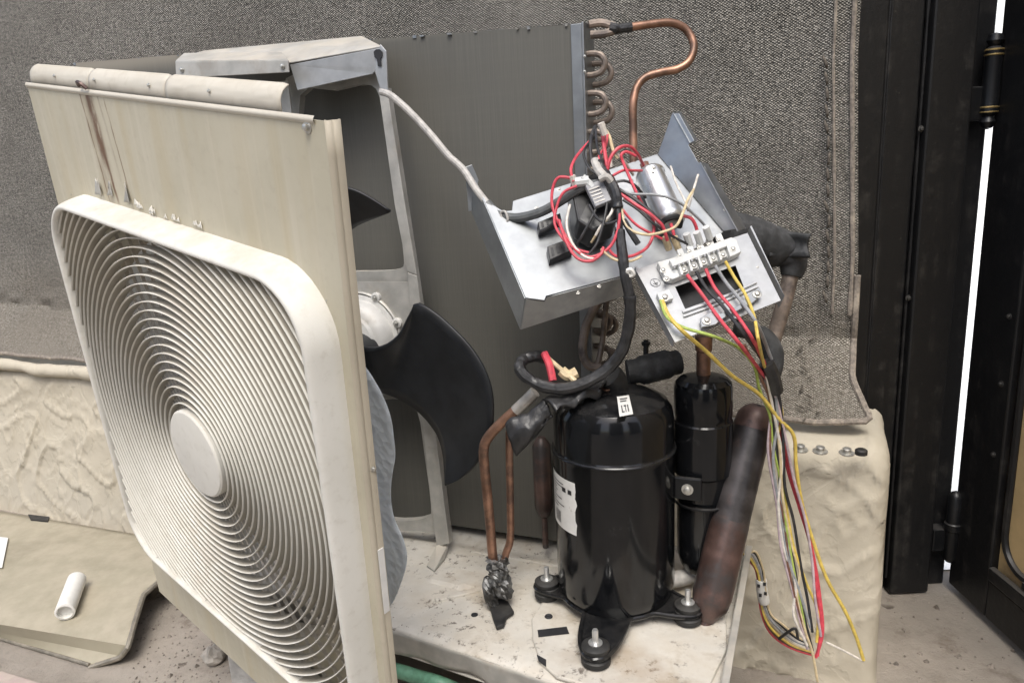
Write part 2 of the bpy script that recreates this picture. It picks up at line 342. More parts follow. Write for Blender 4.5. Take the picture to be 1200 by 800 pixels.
    simple('gate_tan', (.52, .38, .19), .6, 0, .12, 14, (.30, .20, .11), (.56, .75), 9, .2, 90, .001, .2)
    simple('gold', (.45, .33, .14), .4, .8, .2, 60)
    simple('street_glare_white', (.80, .80, .78), .9, 0, .03, 10)  # white that stands for the sunlit glare of the street
    simple('reflection_wall_paint', (.17, .16, .15), .9, 0, .2, 4)  # for the added wall that only shows in reflections
    simple('stone', (.34, .31, .27), .9, 0, .25, 40, bump=.5, bs=60, bd=.004)
    simple('block', (.33, .32, .30), .95, 0, .2, 30, bump=.6, bs=120, bd=.003, dust=.5)
    simple('grit_dark', (.22, .19, .16), .9, 0, .5, 120, (.09, .075, .06), (.5, .6), 60)
    simple('edge_dark', (.20, .18, .145), .5, .3, .3, 60, dust=.3)
    simple('cord', (.22, .19, .16), .9, 0, .3, 200, (.36, .31, .25), (.5, .7), 60, .5, 400, .001)
    simple('thread', (.11, .095, .078), .9, 0, .4, 300, None, bump=.5, bs=400)
build_materials()

# ------------------------------------------------------------------ ground, walls, screen, gate
m = MB(); m.add([(-120, -120, 0), (120, -120, 0), (120, 120, 0), (-120, 120, 0)], [(0, 1, 2, 3)])
ground = struct(m.build('ground', 'concrete'))
for i in range(3):
    for j in range(2):
        c = PZ(-18 + 34 * i - 14 * j, 775 + 13 * i + 20 * j, 0); c = V((c.x, c.y, 0))
        pm = MB(); pm.box(V((-1.16 + .155 * i - .03 * j, 1.165 - .075 * i - .125 * j, .004)), E1, E2, Z, .148, .125, .012)
        pm.build('paving_tile', 'paver', ground, .002)
# stone crumbs and dust lumps near the panel's foot
gm = MB()
for i in range(900):
    if i < 820: q = PZ(random.uniform(150, 460), random.uniform(690, 820), 0)
    else: q = PZ(random.uniform(1040, 1200), random.uniform(700, 810), 0)
    r = random.uniform(.001, .003) if random.random() < .9 else random.uniform(.003, .008); vs = [V((q.x, q.y, r * .4)) + V((cos(a) * r * random.uniform(.6, 1.2), sin(a) * r * random.uniform(.6, 1.2), -r * .4)) for a in (0, 1.26, 2.5, 3.8, 5.0)] + [V((q.x, q.y, r))]
    gm.add(vs, [(k, (k + 1) % 5, 5) for k in range(5)])
go = gm.build('grit', 'grit_dark', ground); go['kind'] = 'stuff'
for a_, b_ in ((-6, -1.9), (-.75, .75), (1.5, 3.2)): m = MB(); m.abox((a_, -2.6, 0), (b_, -2.4, 2.7)); struct(m.build('added_reflection_wall', 'reflection_wall_paint'))  # unseen wall pieces added behind the camera to darken and band the reflections

def saw(x): return x - math.floor(x)
low_wall = thing('low_wall', TW(-1, .1, 0), 'low mud-plastered wall with rough trowelled face under the burlap', 'wall')
prof = [(0, z * .345 / 48) for z in range(49)] + [(.025 - .025 * cos(a), .345 + .025 * sin(a)) for a in (.4, .8, 1.2, 1.57)] + [(.025 + .025 * k, .37) for k in range(1, 8)] + [(.20, .35), (.20, 0)]
S0, S1 = -4.0, 0.0
def wallpt(u, k):
    s = S0 + (S1 - S0) * u; t, z = prof[k]; ins = 0
    R = .025
    if s > S1 - R: q = (s - S1 + R) / R; ins = R * (1 - sqrt(max(0, 1 - q * q)))
    p = V((s * 1.0, t, z)); h = saw(fbm((s, t + 3, z * 1.2), 2.9, 3) * 2.5)
    h2 = saw(fbm((s + 7, t, z), 6.5, 3) * 2.2); d = .007 * fbm(p, 4.0, 2) + .0062 * h ** 7 + .0036 * h2 ** 8 + .0010 * fbm(p, 24, 3)
    if k < 49: t = t + ins - d - .045 * (1 - z / .37) ** 1.3
    elif k < 53: t = t + ins - d * .5; z = z - ins + d * .3
    else: z = z - ins + d * .5
    s += .006 * fbm((z * 6, t * 5, 1), 1, 2) * (u > .97)
    return TW(s, t, max(z, 0))
nu = 1100; m = MB(); us = [1 - (1 - i / nu) for i in range(nu + 1)]
vs = [wallpt(u, k) for k in range(len(prof)) for u in us]
m.add(vs, [(k * (nu + 1) + i, k * (nu + 1) + i + 1, (k + 1) * (nu + 1) + i + 1, (k + 1) * (nu + 1) + i) for k in range(len(prof) - 1) for i in range(nu)], True)
m.add([vs[k * (nu + 1) + nu] for k in range(len(prof))], [tuple(range(len(prof)))])
m.build('wall_body', 'plaster', low_wall, sharp=80)
lip = []
for i in range(215):
    s = -4.0 + .0135 * i; lip.append(TW(s, -.004 + .004 * fbm((s, 0, 0), 9), .378 + .006 * fbm((s, 5, 0), 7)))
m = MB(); m.tube(lip, [.015 + .004 * fbm((i * .1, 9, 0), 1) for i in range(215)], 12); m.build('plaster_lip', 'plaster', low_wall, label='pale rounded plaster lip along the wall top')

# burlap screen
scr = thing('burlap_screen', TW(-1, .15, .37), 'coarse grey-brown burlap sheet hung as a screen behind the unit', 'burlap')
def wcoord(q): d = q - WB; return d.dot(W1), d.dot(W2), q.z
sr_top = wcoord(PW(1001, 150, -.125))[0]; sr_mid = wcoord(PW(1003, 360, -.115))[0]; sr_bot = wcoord(PZ(1028, 490, .385))[0]
def burl(u, w):
    h = w * w * 1.95 if w < 1 else 1.95                # length up along the cloth
    h = 1.95 * w
    L = .155
    if h < L: f = h / L; t = .045 + .09 * f; z = .388 + .115 * f ** 1.4
    else: t = .135 + .0 * h; z = .388 + .115 + (h - L)
    if h < .10: sr = sr_bot + (sr_mid - sr_bot) * (h / .10) ** .8
    elif h < .28: sr = sr_mid
    else: sr = sr_mid + (sr_top - sr_mid) * min(1, (h - .28) / .3)
    if h < .03: sr -= .05 * (1 - sqrt(max(0, 1 - (1 - h / .03) ** 2)))
    s = -2.35 + (sr + 2.35) * u
    b = math.exp(-((h - .16) / .05) ** 2)
    dt = .012 * fbm((s * 1.3, h * 1.1, 2), 1.6, 3) + .004 * fbm((s, h, 7), 9, 3) + .010 * b * fbm((s, h * 2, 4), 11, 3)
    if h > .14: dt += .006 * math.exp(-((s - sr + .035) / .008) ** 2)
    dz = .006 * fbm((s, h, 1), 12, 3) * (h < .2)
    return TW(s, t - dt * min(1, h * 8 + .1), z + dz + (.004 if h < .14 else 0)), (s, h)
m = MB(); m.grid(lambda u, w: burl(1 - (1 - u) * 1.72, w), 420, 190); o = m.build('fabric', 'burlap', scr)
o.modifiers.new('thick', 'SOLIDIFY').thickness = .003; o.modifiers['thick'].offset = -1
edge = [burl(u / 60, 0)[0] for u in range(0, 60)] + [burl(1, w / 190)[0] for w in range(0, 26)]
m = MB(); m.tube([p + V((0, 0, .0)) for p in edge], .0052, 8); m.build('edge_cord', 'cord', scr)
m = MB(); m.tube([burl(.9965, .10 + .88 * w / 140)[0] - W2 * .002 for w in range(141)], [.0035 + .0012 * fbm((w * .3, 0, 0), 1, 2) for w in range(141)], 7); m.tube([burl(.9855, .10 + .88 * w / 140)[0] - W2 * .001 for w in range(141)], [.0022 + .0012 * fbm((w * .3, 6, 0), 1, 2) for w in range(141)], 7); m.build('hem', 'cord', scr, label='dusty folded hem down the right edge')
st = MB(); st.tube([V((0, 0, 0)), V((.004, 0, .004)), V((.012, .002, .004)), V((.017, .003, 0))], [.0013, .0022, .0022, .0013], 6); stm = st.build('stitch_shape', 'thread').data
bpy.data.objects.remove(bpy.data.objects['stitch_shape'])
for i in range(15):
    w = .005 + .0054 * i; q = burl(.972 + .004 * sin(i * 2.1) - .0003 * (26 - i), w)[0]
    put(stm, 'stitch', scr, q - W2 * .006 + Z * .003, (-W2 + Z * .8), (W1 * (.6 if i % 2 else -.5) + Z * (.5 if i % 3 else -.9)), scale=.5 + .3 * random.random())
for i in range(16):
    w = .11 + .012 * i; q = burl(.9815, w)[0]
    put(stm, 'stitch', scr, q - W2 * .005, -W2, Z * 1 + W1 * random.uniform(-.2, .3), scale=1.1)
# bolts on the ledge
bolt = MB(); bolt.lathe([(.0105, 0), (.0105, .0015), (.006, .002), (.006, .0075), (.0045, .0085), (.0, .0085)], V((0, 0, 0)), Z, 16, False); boltm = bolt.build('x', 'screw_metal').data; bpy.data.objects.remove(bpy.data.objects['x'])
rivm = boltm.copy(); rivm.materials.clear(); rivm.materials.append(MAT['rivet_black'])
for i, (x, y, lb) in enumerate(((938, 527, 'round bolt on the ledge, nearest the hanging wires'), (961, 529, 'round bolt on the ledge, middle of three'), (992, 531, 'round bolt on the ledge beside the black hole plug'))):
    o = put(boltm, 'bolt', None, PZ(x, y, .3745), Z + V((0, -.1, 0))); tag(o, lb, 'bolt', 'bolts on the plastered ledge')
m = MB(); m.lathe([(.0085, 0), (.0085, .006), (.006, .008), (.0, .007)], V((0, 0, 0)), Z, 14); o = m.build('hole_plug', 'rubber'); o.location = PZ(1009, 532, .373); tag(o, 'small black round plug at the right end of the ledge', 'plug')

# gate: fixed panel and post, open leaf
gp = thing('gate_side_panel', V((.75, 1.215, 0)), 'black painted steel side panel with folded ribs beside the gate post', 'metal panel')
xs = [PY(q, 350, 1.215).x for q in (985, 1019, 1060, 1110, 1140)]
m = MB(); m.abox((xs[0] - .02, 1.220, .004), (xs[3] - .005, 1.245, 2.3)); m.build('backing_sheet', 'gate_black', gp)
for a, b, dpt in ((xs[0] - .015, xs[1] - .003, .020), (xs[1] + .003, xs[2] - .002, .008), (xs[2] + .002, xs[3], .026)):
    m = MB(); m.abox((a, 1.220 - dpt, .004), (b, 1.219, 2.28)); m.build('folded_strip', 'gate_black', gp, .004)
m = MB()
for q in (xs[1], xs[2]): m.tube([V((q + .001 * fbm((0, 0, z * .02), 1), 1.209, .03 + z * .025)) for z in range(90)], [.0028 + .0012 * fbm((0, 3, z * .6), 1) for z in range(90)], 6)
m.build('weld_bead', 'gate_black', gp)
for z in (.55, .82, 1.05): put(rivm, 'rivet', gp, V((xs[2], 1.203, z)), V((0, -1, 0)), scale=.5)
pl, pr = PY(1109, 350, 1.225).x, PY(1137, 350, 1.225).x
gpost = thing('gate_post', V((pl, 1.25, 0)), 'black square steel gate post next to the bright gap', 'gate post')
m = MB(); m.abox((pl, 1.225, 0), (pr, 1.262, 2.3)); m.build('post', 'gate_black', gpost, .003)
m = MB(); m.abox((pl - .010, 1.205, .005), (pl - .0005, 1.262, 2.28)); m.build('door_stop', 'gate_black', gpost, .002)
LX = PY(1143, 350, 1.205).x; SY = plane_hit(1171, 640, V((LX + .012, 0, 0)), V((1, 0, 0))).y
leaf = thing('gate_leaf', V((LX, .9, .03)), 'open black gate leaf with tan lower panel at the right edge', 'gate')
m = MB(); m.abox((LX, SY + .0005, .015), (LX + .045, 1.205, 2.25)); m.build('hinge_stile', 'gate_black', leaf, .003)
m = MB(); m.abox((LX, .2, .015), (LX + .045, SY, .085)); m.build('bottom_rail', 'gate_black', leaf, .003)
m = MB(); m.abox((LX - .004, .55, .086), (LX + .008, SY - .001, .11)); m.build('rail_ledge', 'gate_black', leaf, .003)
m = MB(); m.abox((LX, .2, 1.35), (LX + .045, SY, 1.42)); m.build('middle_rail', 'gate_black', leaf, .003)
m = MB(); m.abox((LX + .014, .2, .0855), (LX + .034, SY, 1.3495)); m.build('tan_panel', 'gate_tan', leaf)
rr = [V((LX + .011, SY - .062 + .05 * cos(a), .125 + .05 - .05 * sin(a))) for a in [k * pi / 16 for k in range(9)]]
m = MB(); m.tube([V((LX + .011, SY - .012, 1.3))] + rr + [V((LX + .011, .3, .125))], .006, 8); m.build('panel_bead', 'gate_black', leaf)
m = MB(); m.abox((LX + .003, .5, .112), (LX + .0135, SY - .07, .124)); m.build('bead_shelf', 'gate_black', leaf, .002)
for y, z in ((SY + .02, .42), (SY + .02, .30), (SY + .018, .53)): put(rivm, 'screw', leaf, V((LX, y, z)), V((-1, 0, 0)), scale=.5)
def hinge(cx, z0, z1, r, label, fancy):
    o = V((cx[0], cx[1], 0)); Lh = z1 - z0
    if fancy: pr_ = [(0, 0), (r * .55, .003), (r * .9, .012), (r * .6, .02), (r * 1.05, .025), (r * 1.05, .03), (r, .034), (r, Lh * .5), (r * 1.0, Lh - .034), (r * 1.05, Lh - .03), (r * 1.05, Lh - .025), (r * .6, Lh - .02), (r * 1.0, Lh - .012), (r * .8, Lh - .003), (0, Lh)]
    else: pr_ = [(0, -.012), (r * .6, -.008), (r, 0), (r, Lh), (r * .6, Lh + .008), (0, Lh + .012)]
    e = MB().lathe(pr_, o + Z * z0, Z, 20, False).build('hinge', 'black_steel', leaf, label=label)
    if fancy:
        for q in (.026, .033, Lh - .033, Lh - .026): MB().lathe([(r * 1.0, -.001), (r * 1.1, 0), (r * 1.1, .0012), (r, .0022)], o + Z * (z0 + q), Z, 20, False).build('gold_ring', 'gold', e)
    else: MB().lathe([(r, 0), (r * 1.18, .002), (r * 1.18, .014), (r, .016)], o + Z * (z0 + Lh * .45), Z, 18, False).build('collar', 'black_steel', e)
    MB().box(o + Z * (z0 + Lh * .68) + V((.012, .010, 0)), V((1, 0, 0)), V((0, 1, 0)), Z, .026, .024, Lh * .42).build('hinge_plate', 'black_steel', e, .002)
    MB().box(o + Z * (z0 + Lh * .28) + V((-.016, .014, 0)), V((1, 0, 0)), V((0, 1, 0)), Z, .034, .026, Lh * .36).build('hinge_plate', 'black_steel', e, .002)
q = PY(1117, 615, 1.20); hinge((q.x, 1.20), PY(1117, 652, 1.20).z, PY(1117, 582, 1.20).z, .0125, 'lower hinge, stubby black barrel near the floor', False)
q = PY(1162, 95, 1.20); hinge((q.x, 1.20), PY(1160, 152, 1.20).z, PY(1168, 38, 1.20).z, .0125, 'upper hinge, turned black barrel with gold rings', True)
m = MB(); m.add([(.66, 1.265, .004), (30, 1.265, .004), (30, 7, .004), (.66, 7, .004)], [(0, 1, 2, 3)]); struct(m.build('white_glare_pavement', 'street_glare_white'))  # paving coloured white in place of strong sun on the street
sw = MB(); sw.abox((-8, 7, 0), (14, 7.2, 5)); tag(rebase(sw.build('street_wall', 'street_glare_white'), (3, 7.1, 0)), 'wall added beyond the gate gap, white to stand for sunlit glare', 'wall')  # wall added across the street so the gap comes out near white

# ------------------------------------------------------------------ condenser: coil, end plate, bends, header
coil = thing('condenser_coil', T(-.3, .02, .235), 'tall finned condenser coil with copper return bends standing behind the compressor', 'condenser coil')
path = [(.066 - .05 * k, 0) for k in range(19)]
ctop = lambda s: .968 + (.07 - s) * .041
th = .042; nv = 24; vs = []; uvs = []; ln = 0; n = len(path)
bk = []
for i, (s, t) in enumerate(path):
    if i: ln += sqrt((s - path[i - 1][0]) ** 2 + (t - path[i - 1][1]) ** 2)
    a = path[max(0, i - 1)]; b = path[min(n - 1, i + 1)]; d = V((b[0] - a[0], b[1] - a[1])).normalized(); nx, ny = -d.y, d.x   # outward (back) normal
    if ny < 0 and abs(d.x) > .5: nx, ny = -nx, -ny
    if abs(d.x) <= .5: nx, ny = -abs(nx), max(0, ny) if ny > 0 else abs(ny)
    for j in range(nv + 1):
        z = .236 + (ctop(s) - .236) * j / nv; wv = .0012 * fbm((s, z, 0), 14, 2)
        vs.append(T(s, t + wv, z)); uvs.append((ln, z - .236))
    bk.append((s + nx * th, t + ny * th))
m = MB(); m.add(vs, [(i * (nv + 1) + j, (i + 1) * (nv + 1) + j, (i + 1) * (nv + 1) + j + 1, i * (nv + 1) + j + 1)[::-1] for i in range(n - 1) for j in range(nv)], True, uvs)
bv = [T(bk[i][0], bk[i][1], z) for i in range(n) for z in (.236, ctop(path[i][0]))]; ln = 0
m.add(bv, [(2 * i, 2 * i + 1, 2 * i + 3, 2 * i + 2) for i in range(n - 1)], True, [(.05 * (i // 2), .7 * (i % 2)) for i in range(2 * n)])
tp = []
for i, (s, t) in enumerate(path): tp += [T(s, t, ctop(s)), T(bk[i][0], bk[i][1], ctop(s))]
m.add(tp, [(2 * i, 2 * i + 2, 2 * i + 3, 2 * i + 1) for i in range(n - 1)], False, [(.05 * (i // 2), .80) for i in range(2 * n)])
m.build('fin_block', 'coil_fins', coil, sharp=50)
# bent, dusty fin tips along the top edge
m = MB()
for i in range(210):
    s = random.uniform(-.85, .05); r = random.uniform(.002, .006); q = T(s, random.uniform(-.001, .03), ctop(s) - .001)
    m.box(q, E1, (E2 + E1 * random.uniform(-.4, .4)).normalized(), (Z + E1 * random.uniform(-.6, .6)).normalized(), r, r * 1.4, random.uniform(.001, .0045))
m.build('bent_fins', 'coil_side', coil)['kind'] = 'stuff'
m = MB(); m.box(T(.059, -.003, .60), E1, E2, Z, .014, .003, .735); m.box(T(.0675, .02, .60), E1, E2, Z, .003, .048, .738); m.build('end_plate', 'galvanised', coil, .0006)
for y in (66, 84): q = PT(685, y, -.0048); put(boltm, 'plate_hole', coil, q, -E2, scale=.18)
def ubend(h, L):
    b = MB(); b.tube(crv([V((0, 0, -h)), V((L * .35, 0, -h)), V((L * .8, 0, -h * .75)), V((L, 0, 0)), V((L * .8, 0, h * .75)), V((L * .35, 0, h)), V((0, 0, h))], 5), .0039, 9); o = b.build('x', 'old_copper'); me = o.data; bpy.data.objects.remove(o); return me
ub1, ub2 = ubend(.0130, .023), ubend(.0130, .025)
for g in range(14):
    z = .917 - .0485 * g
    put(ub1, 'return_bend', coil, T(.069, .010, z + .002), Z, E1); put(ub2, 'return_bend', coil, T(.069, .034, z - .008), Z, E1)
m = MB(); m.tube(px([(690, 29, .948), (704, 27, .948), (716, 30, .945), (724, 33, .943)]), .0052, 10); m.tube(px([(692, 41, .945), (707, 40, .943), (717, 37, .943), (724, 34, .943)]), .0052, 10); m.build('header_stub', 'old_copper', coil)
m = MB(); m.tube(px([(714, 33, .943), (722, 34, .943), (740, 32, .945)]), [.0075] * 7 + [.006] * 6, 10); m.build('header_joint', 'black_tape', coil)
m = MB(); m.tube(px([(733, 33, .944), (760, 29, .95), (786, 27, .955), (804, 35, .96), (813, 53, .96), (808, 71, .96), (794, 81, .96), (774, 85, .96), (756, 91, .96), (746, 103, .96), (742, 122, .96), (742, 155, .965), (743, 215, .97)], 8), .0052, 12); m.build('copper_loop', 'copper', coil)
m = MB(); m.tube(px([(704, 430, 1.02), (690, 428, 1.02), (683, 412, 1.02), (686, 385, 1.02), (697, 360, 1.01), (712, 340, 1.0)]), .0062, 10); m.tube(px([(700, 430, 1.02), (706, 400, 1.02), (709, 370, 1.01), (712, 340, 1.0)]), .004, 8); m.build('feed_pipe', 'old_copper', coil)

# ------------------------------------------------------------------ base pan on blocks
pan = thing('base_pan', T(-.1, -.1, .19), 'dirty off-white steel base pan under the compressor', 'base pan')
def tf(s): return -.269 - .13 * max(-.35, min(s, .1))
def panpt(u, w):
    s = -.47 + .745 * u; t0 = tf(s); t = t0 + (.062 - t0) * w
    z = .22 + .0008 * fbm((s, t, 0), 20, 3) - .004 * math.exp(-((t + .02) / .012) ** 2) + .005 * (1 / (1 + math.exp((t + .045) / .003))) * 0
    z += .004 * (abs(s + .09) < .055 and -.14 < t < -.10)
    if w < .03: z -= .004 * (1 - w / .03)
    return T(s, t, z), (s, t)
m = MB(); m.grid(panpt, 180, 60); o = m.build('tray', 'pan_metal', pan); o.modifiers.new('t', 'SOLIDIFY').thickness = -.0015
lipf = lambda u, w: (lambda s: T(s, tf(s) + .0005 + .002 * w * w - .002 * sin(u * 60) * w, .2175 - .032 * w - .006 * w * fbm((s, 0, 0), 12)))(-.47 + .745 * u)
m = MB(); m.grid(lipf, 160, 6); m.grid(lambda u, w: (lambda s: T(s, tf(s) + .002 + .035 * w, .1845 - .004 * w))(-.47 + .745 * u), 60, 2); o = m.build('front_lip', 'bracket_metal', pan); o.modifiers.new('t', 'SOLIDIFY').thickness = .0015
m = MB(); m.box(T(.277, -.115, .2155), E1, E2, Z, .003, .355, .045); m.box(T(.2805, -.115, .2375), E1, E2, Z, .008, .356, .003); m.build('side_rim', 'bracket_metal', pan, .0008)
pad = [PZ(x, y, .226) for x, y in ((640, 697), (623, 724), (624, 748), (634, 776), (652, 792), (700, 806), (765, 822), (825, 815), (852, 760), (850, 690), (760, 640))]
m = MB(); m.prism([V((p.x, p.y, .2215)) for p in pad], Z * .005); m.build('raised_pad', 'pan_metal', pan, .002)
m = MB(); m.prism([PZ(x, y, .2272) for x, y in ((630, 738), (664, 734), (667, 742), (631, 746))], Z * .0006); m.build('pad_slot', 'print_black', pan)
m = MB(); q = PZ(643, 722, .2268); m.lathe([(.0055, 0), (.0045, .0016), (.0025, .0005), (0, .0003)], q, Z, 16, False); m.build('drain_hole', 'print_black', pan)
m = MB(); q = PZ(556, 720, .2215); m.lathe([(.0048, 0), (.0045, .0006), (0, .0007)], q, Z, 14, False); m.build('drain_hole', 'print_black', pan)
m = MB(); m.prism([PZ(x, y, .2268) for x, y in ((629, 767), (640, 773), (640, 781), (631, 774))], Z * .001); m.build('pad_slot', 'print_black', pan)
m = MB(); m.box(T(-.085, -.155, .222), (E1 * .75 + E2 * .66).normalized(), (E2 * .75 - E1 * .66).normalized(), Z, .075, .010, .005); m.build('pressed_rib', 'pan_metal', pan, .002)
m = MB(); m.box(T(-.03, -.045, .222), E1, E2, Z, .18, .006, .004); m.build('pressed_rib', 'pan_metal', pan, .0018)
# crumbs of dirt on the pan
m = MB()
for i in range(160):
    s, t = random.gauss(-.07, .06), random.uniform(-.27, -.02); r = random.uniform(.0006, .0022); q = T(s, max(t, tf(s) + .01), .2212)
    m.add([q + V((cos(a) * r, sin(a) * r, 0)) for a in (0, 1.5, 3.1, 4.6)] + [q + Z * r * .8], [(0, 1, 4), (1, 2, 4), (2, 3, 4), (3, 0, 4)])
m.build('dirt_crumbs', 'stone', pan)['kind'] = 'stuff'
for i, (s, lb) in enumerate(((-.36, 'grey concrete block under the far end of the base pan'), (.18, 'grey concrete block under the compressor end of the base pan'))):
    m = MB(); m.box(T(s, -.105, .09), E1, E2, Z, .14, .30, .18); o = m.build('concrete_block', 'block', None, .004); tag(rebase(o, T(s, -.105, 0)), lb, 'block', 'blocks under the unit')

# ------------------------------------------------------------------ fan motor bracket, motor, fan
fb = thing('fan_bracket', T(-.2, -.06, .22), 'leaning pressed-steel fan bracket carrying motor and black fan in front of the coil', 'fan bracket')
def ring_plate(outer, inner, t, th=.0015):
    mm = MB(); o = crv([PT(x, y, t) for x, y in outer], 3, True); i = crv([PT(x, y, t) for x, y in inner], 3, True); k = len(o)
    off = E2 * th; mm.add(o + i, [(a, (a + 1) % k, k + (a + 1) % k, k + a) for a in range(k)]); mm.add([p + off for p in o + i], [(a, k + a, k + (a + 1) % k, (a + 1) % k) for a in range(k)])
    mm.add([p for p in i] + [p + E2 * .012 for p in i], [(a, (a + 1) % k, k + (a + 1) % k, k + a) for a in range(k)], True); return mm
ring_plate([(335, 92), (390, 88), (446, 84), (452, 108), (461, 170), (473, 250), (487, 332), (440, 334), (390, 334), (340, 334), (337, 250), (335, 170)],
           [(352, 112), (390, 106), (428, 99), (445, 114), (455, 180), (465, 245), (473, 300), (468, 315), (430, 318), (390, 317), (358, 312), (354, 210)], -.045).build('upper_web', 'bracket_metal', fb)
ring_plate([(402, 455), (440, 452), (485, 452), (503, 470), (512, 540), (521, 618), (490, 622), (440, 620), (400, 618), (398, 560), (399, 510), (400, 480)],
           [(418, 478), (440, 470), (470, 468), (489, 482), (497, 530), (505, 592), (500, 606), (470, 610), (440, 606), (420, 600), (416, 560), (416, 520)], -.045).build('lower_web', 'bracket_metal', fb)
m = MB(); m.sheet([PT(x, y, -.0585) for x, y in ((385, 330), (484, 330), (493, 395), (502, 462), (400, 462))], .0018); m.build('motor_plate', 'bracket_metal', fb)
m = MB(); m.sheet([PT(x, y, -.064) for x, y in ((444, 104), (454, 103), (475, 240), (489, 322), (478, 318), (463, 240))], .003)
m.sheet([PT(x, y, -.064) for x, y in ((478, 319), (489, 323), (497, 385), (510, 500), (527, 636), (512, 640), (496, 500), (484, 395))], .003)
m.build('right_post', 'bracket_metal', fb, .0008)
m = MB(); m.sheet([PT(x, y, -.05) for x, y in ((452, 104), (455, 103), (498, 385), (528, 636), (523, 637))], .016); m.build('post_flange', 'bracket_metal', fb)
m = MB(); m.box(T(-.36, -.06, .58), E1, E2, Z, .02, .003, .70); m.build('left_post', 'bracket_metal', fb)
m = MB(); m.sheet([PZ(x, y, z) for x, y, z in ((511, 640, .236), (527, 634, .236), (521, 655, .2235), (509, 669, .2235), (500, 663, .2235))], .003); m.build('foot', 'bracket_metal', fb)
# top crossbar hooked over the coil
TZ = .955
m = MB(); m.sheet([PT(448, 56, -.066), PT(340, 76, -.075), PT(349, 106, -.075), PT(437, 87, -.066), PT(443, 80, -.066)], .0018); m.build('crossbar_face', 'zinc_plate', fb, .0006)
m = MB(); m.sheet([PT(448, 55, -.066), PT(340, 74, -.077), PT(218, 66, -.03), PT(240, 60, .0), PT(424, 43, .006)], .0018); m.build('crossbar_top', 'bracket_metal', fb, .0006)
m = MB(); m.sheet([PT(206, 72, -.10), PT(338, 71, -.10), PT(339, 85, -.10), PT(207, 92, -.10)], .0022); m.sheet([PT(206, 72, -.10), PT(338, 71, -.10), PT(330, 62, -.06), PT(216, 63, -.06)], .002); m.build('crossbar_lip', 'bracket_metal', fb, .0006)
for x, y in ((213, 82), (331, 78)): put(boltm, 'screw', fb, PT(x, y, -.102), -E2, scale=.36)
m = MB(); m.sheet([PT(x, y, -.0685) for x, y in ((438, 61), (441, 58), (445, 58), (448, 61), (448, 66), (446, 69), (447, 78), (443, 78), (442, 70), (439, 67))], .0012); m.build('hook_slot', 'print_black', fb)
m = MB(); m.sheet([PT(446, 52, -.066), PT(453, 60, -.066), PT(455, 108, -.066), PT(447, 108, -.066), PT(440, 84, -.066)], .0025); m.build('hook_ear', 'zinc_plate', fb, .0006)
_q = PT(408, 421, -.12) - UB; FC = (_q.dot(E1), _q.z)
m = MB(); _m = PT(420, 396, -.07) - UB; mc = T(_m.dot(E1), -.06, _m.z); m.lathe([(.060, -.03), (.064, 0), (.064, .004), (.058, .006), (.057, .012), (.054, .020), (.046, .027), (.040, .028), (.038, .034), (.022, .037), (0, .038)], mc, -E2, 56, False); mot = m.build('motor', 'motor_metal', fb, label='round pale metal fan motor')
m = MB(); m.lathe([(.0665, -.002), (.0685, 0), (.0685, .002), (.0665, .004)], mc, -E2, 56, False); m.build('motor_band', 'bracket_metal', mot)
for a in (20, 62, 118, 200, 290):
    q = mc + E1 * (.068 * cos(radians(a))) + Z * (.068 * sin(radians(a)))
    mm = MB(); mm.lathe([(.0075, -.004), (.0075, .004), (.006, .005), (0, .005)], q, -E2, 14, False); mm.build('motor_ear', 'motor_metal', mot)
    put(boltm, 'screw', mot, q - E2 * .0055, -E2, scale=.4)
m = MB(); m.tube([mc - E2 * .04, mc - E2 * .08], .005, 10); m.build('shaft', 'screw_metal', fb)
fan = MB(); fc = T(FC[0], -.115, FC[1]); fan.lathe([(.034, -.03), (.036, 0), (.036, .025), (.030, .032), (0, .034)], fc, -E2, 32, False); fan = fan.build('fan', 'fan_plastic', fb, label='black three-bladed plastic fan with sickle blades')
b1 = [(425, 398), (440, 402), (452, 402), (466, 396), (478, 385), (487, 369), (494, 357), (499, 349), (507, 351), (518, 357), (531, 366), (545, 378), (562, 394), (577, 413), (588, 435), (593, 458), (592, 482), (586, 505), (576, 525), (563, 541), (547, 554), (531, 562)]
b2 = [(420, 452), (432, 459), (442, 463), (452, 466), (466, 472), (480, 480), (494, 491), (505, 503), (514, 515), (520, 526), (524, 537), (527, 549), (530, 561)]
def relsz(x, y): q = PT(x, y, -.12) - UB; return V((q.dot(E1) - FC[0], q.z - FC[1], 0))
c1, c2 = crv([relsz(*q) for q in b1], 5), crv([relsz(*q) for q in b2], 5)
def at_frac(c, f):
    L = [0]
    for a, b in zip(c, c[1:]): L.append(L[-1] + (b - a).length)
    x = f * L[-1]
    for i in range(len(c) - 1):
        if L[i + 1] >= x: return c[i].lerp(c[i + 1], (x - L[i]) / max(1e-9, L[i + 1] - L[i]))
    return c[-1]
b1u = [(330, 350), (333, 300), (345, 245), (365, 216), (382, 212), (396, 214), (412, 216), (430, 219), (449, 230), (468, 245)]
b2u = [(386, 372), (384, 330), (386, 296), (397, 277), (420, 263), (445, 254), (467, 247)]
c1u, c2u = crv([relsz(*q) for q in b1u], 5), crv([relsz(*q) for q in b2u], 5); cA, cB = c1, c2
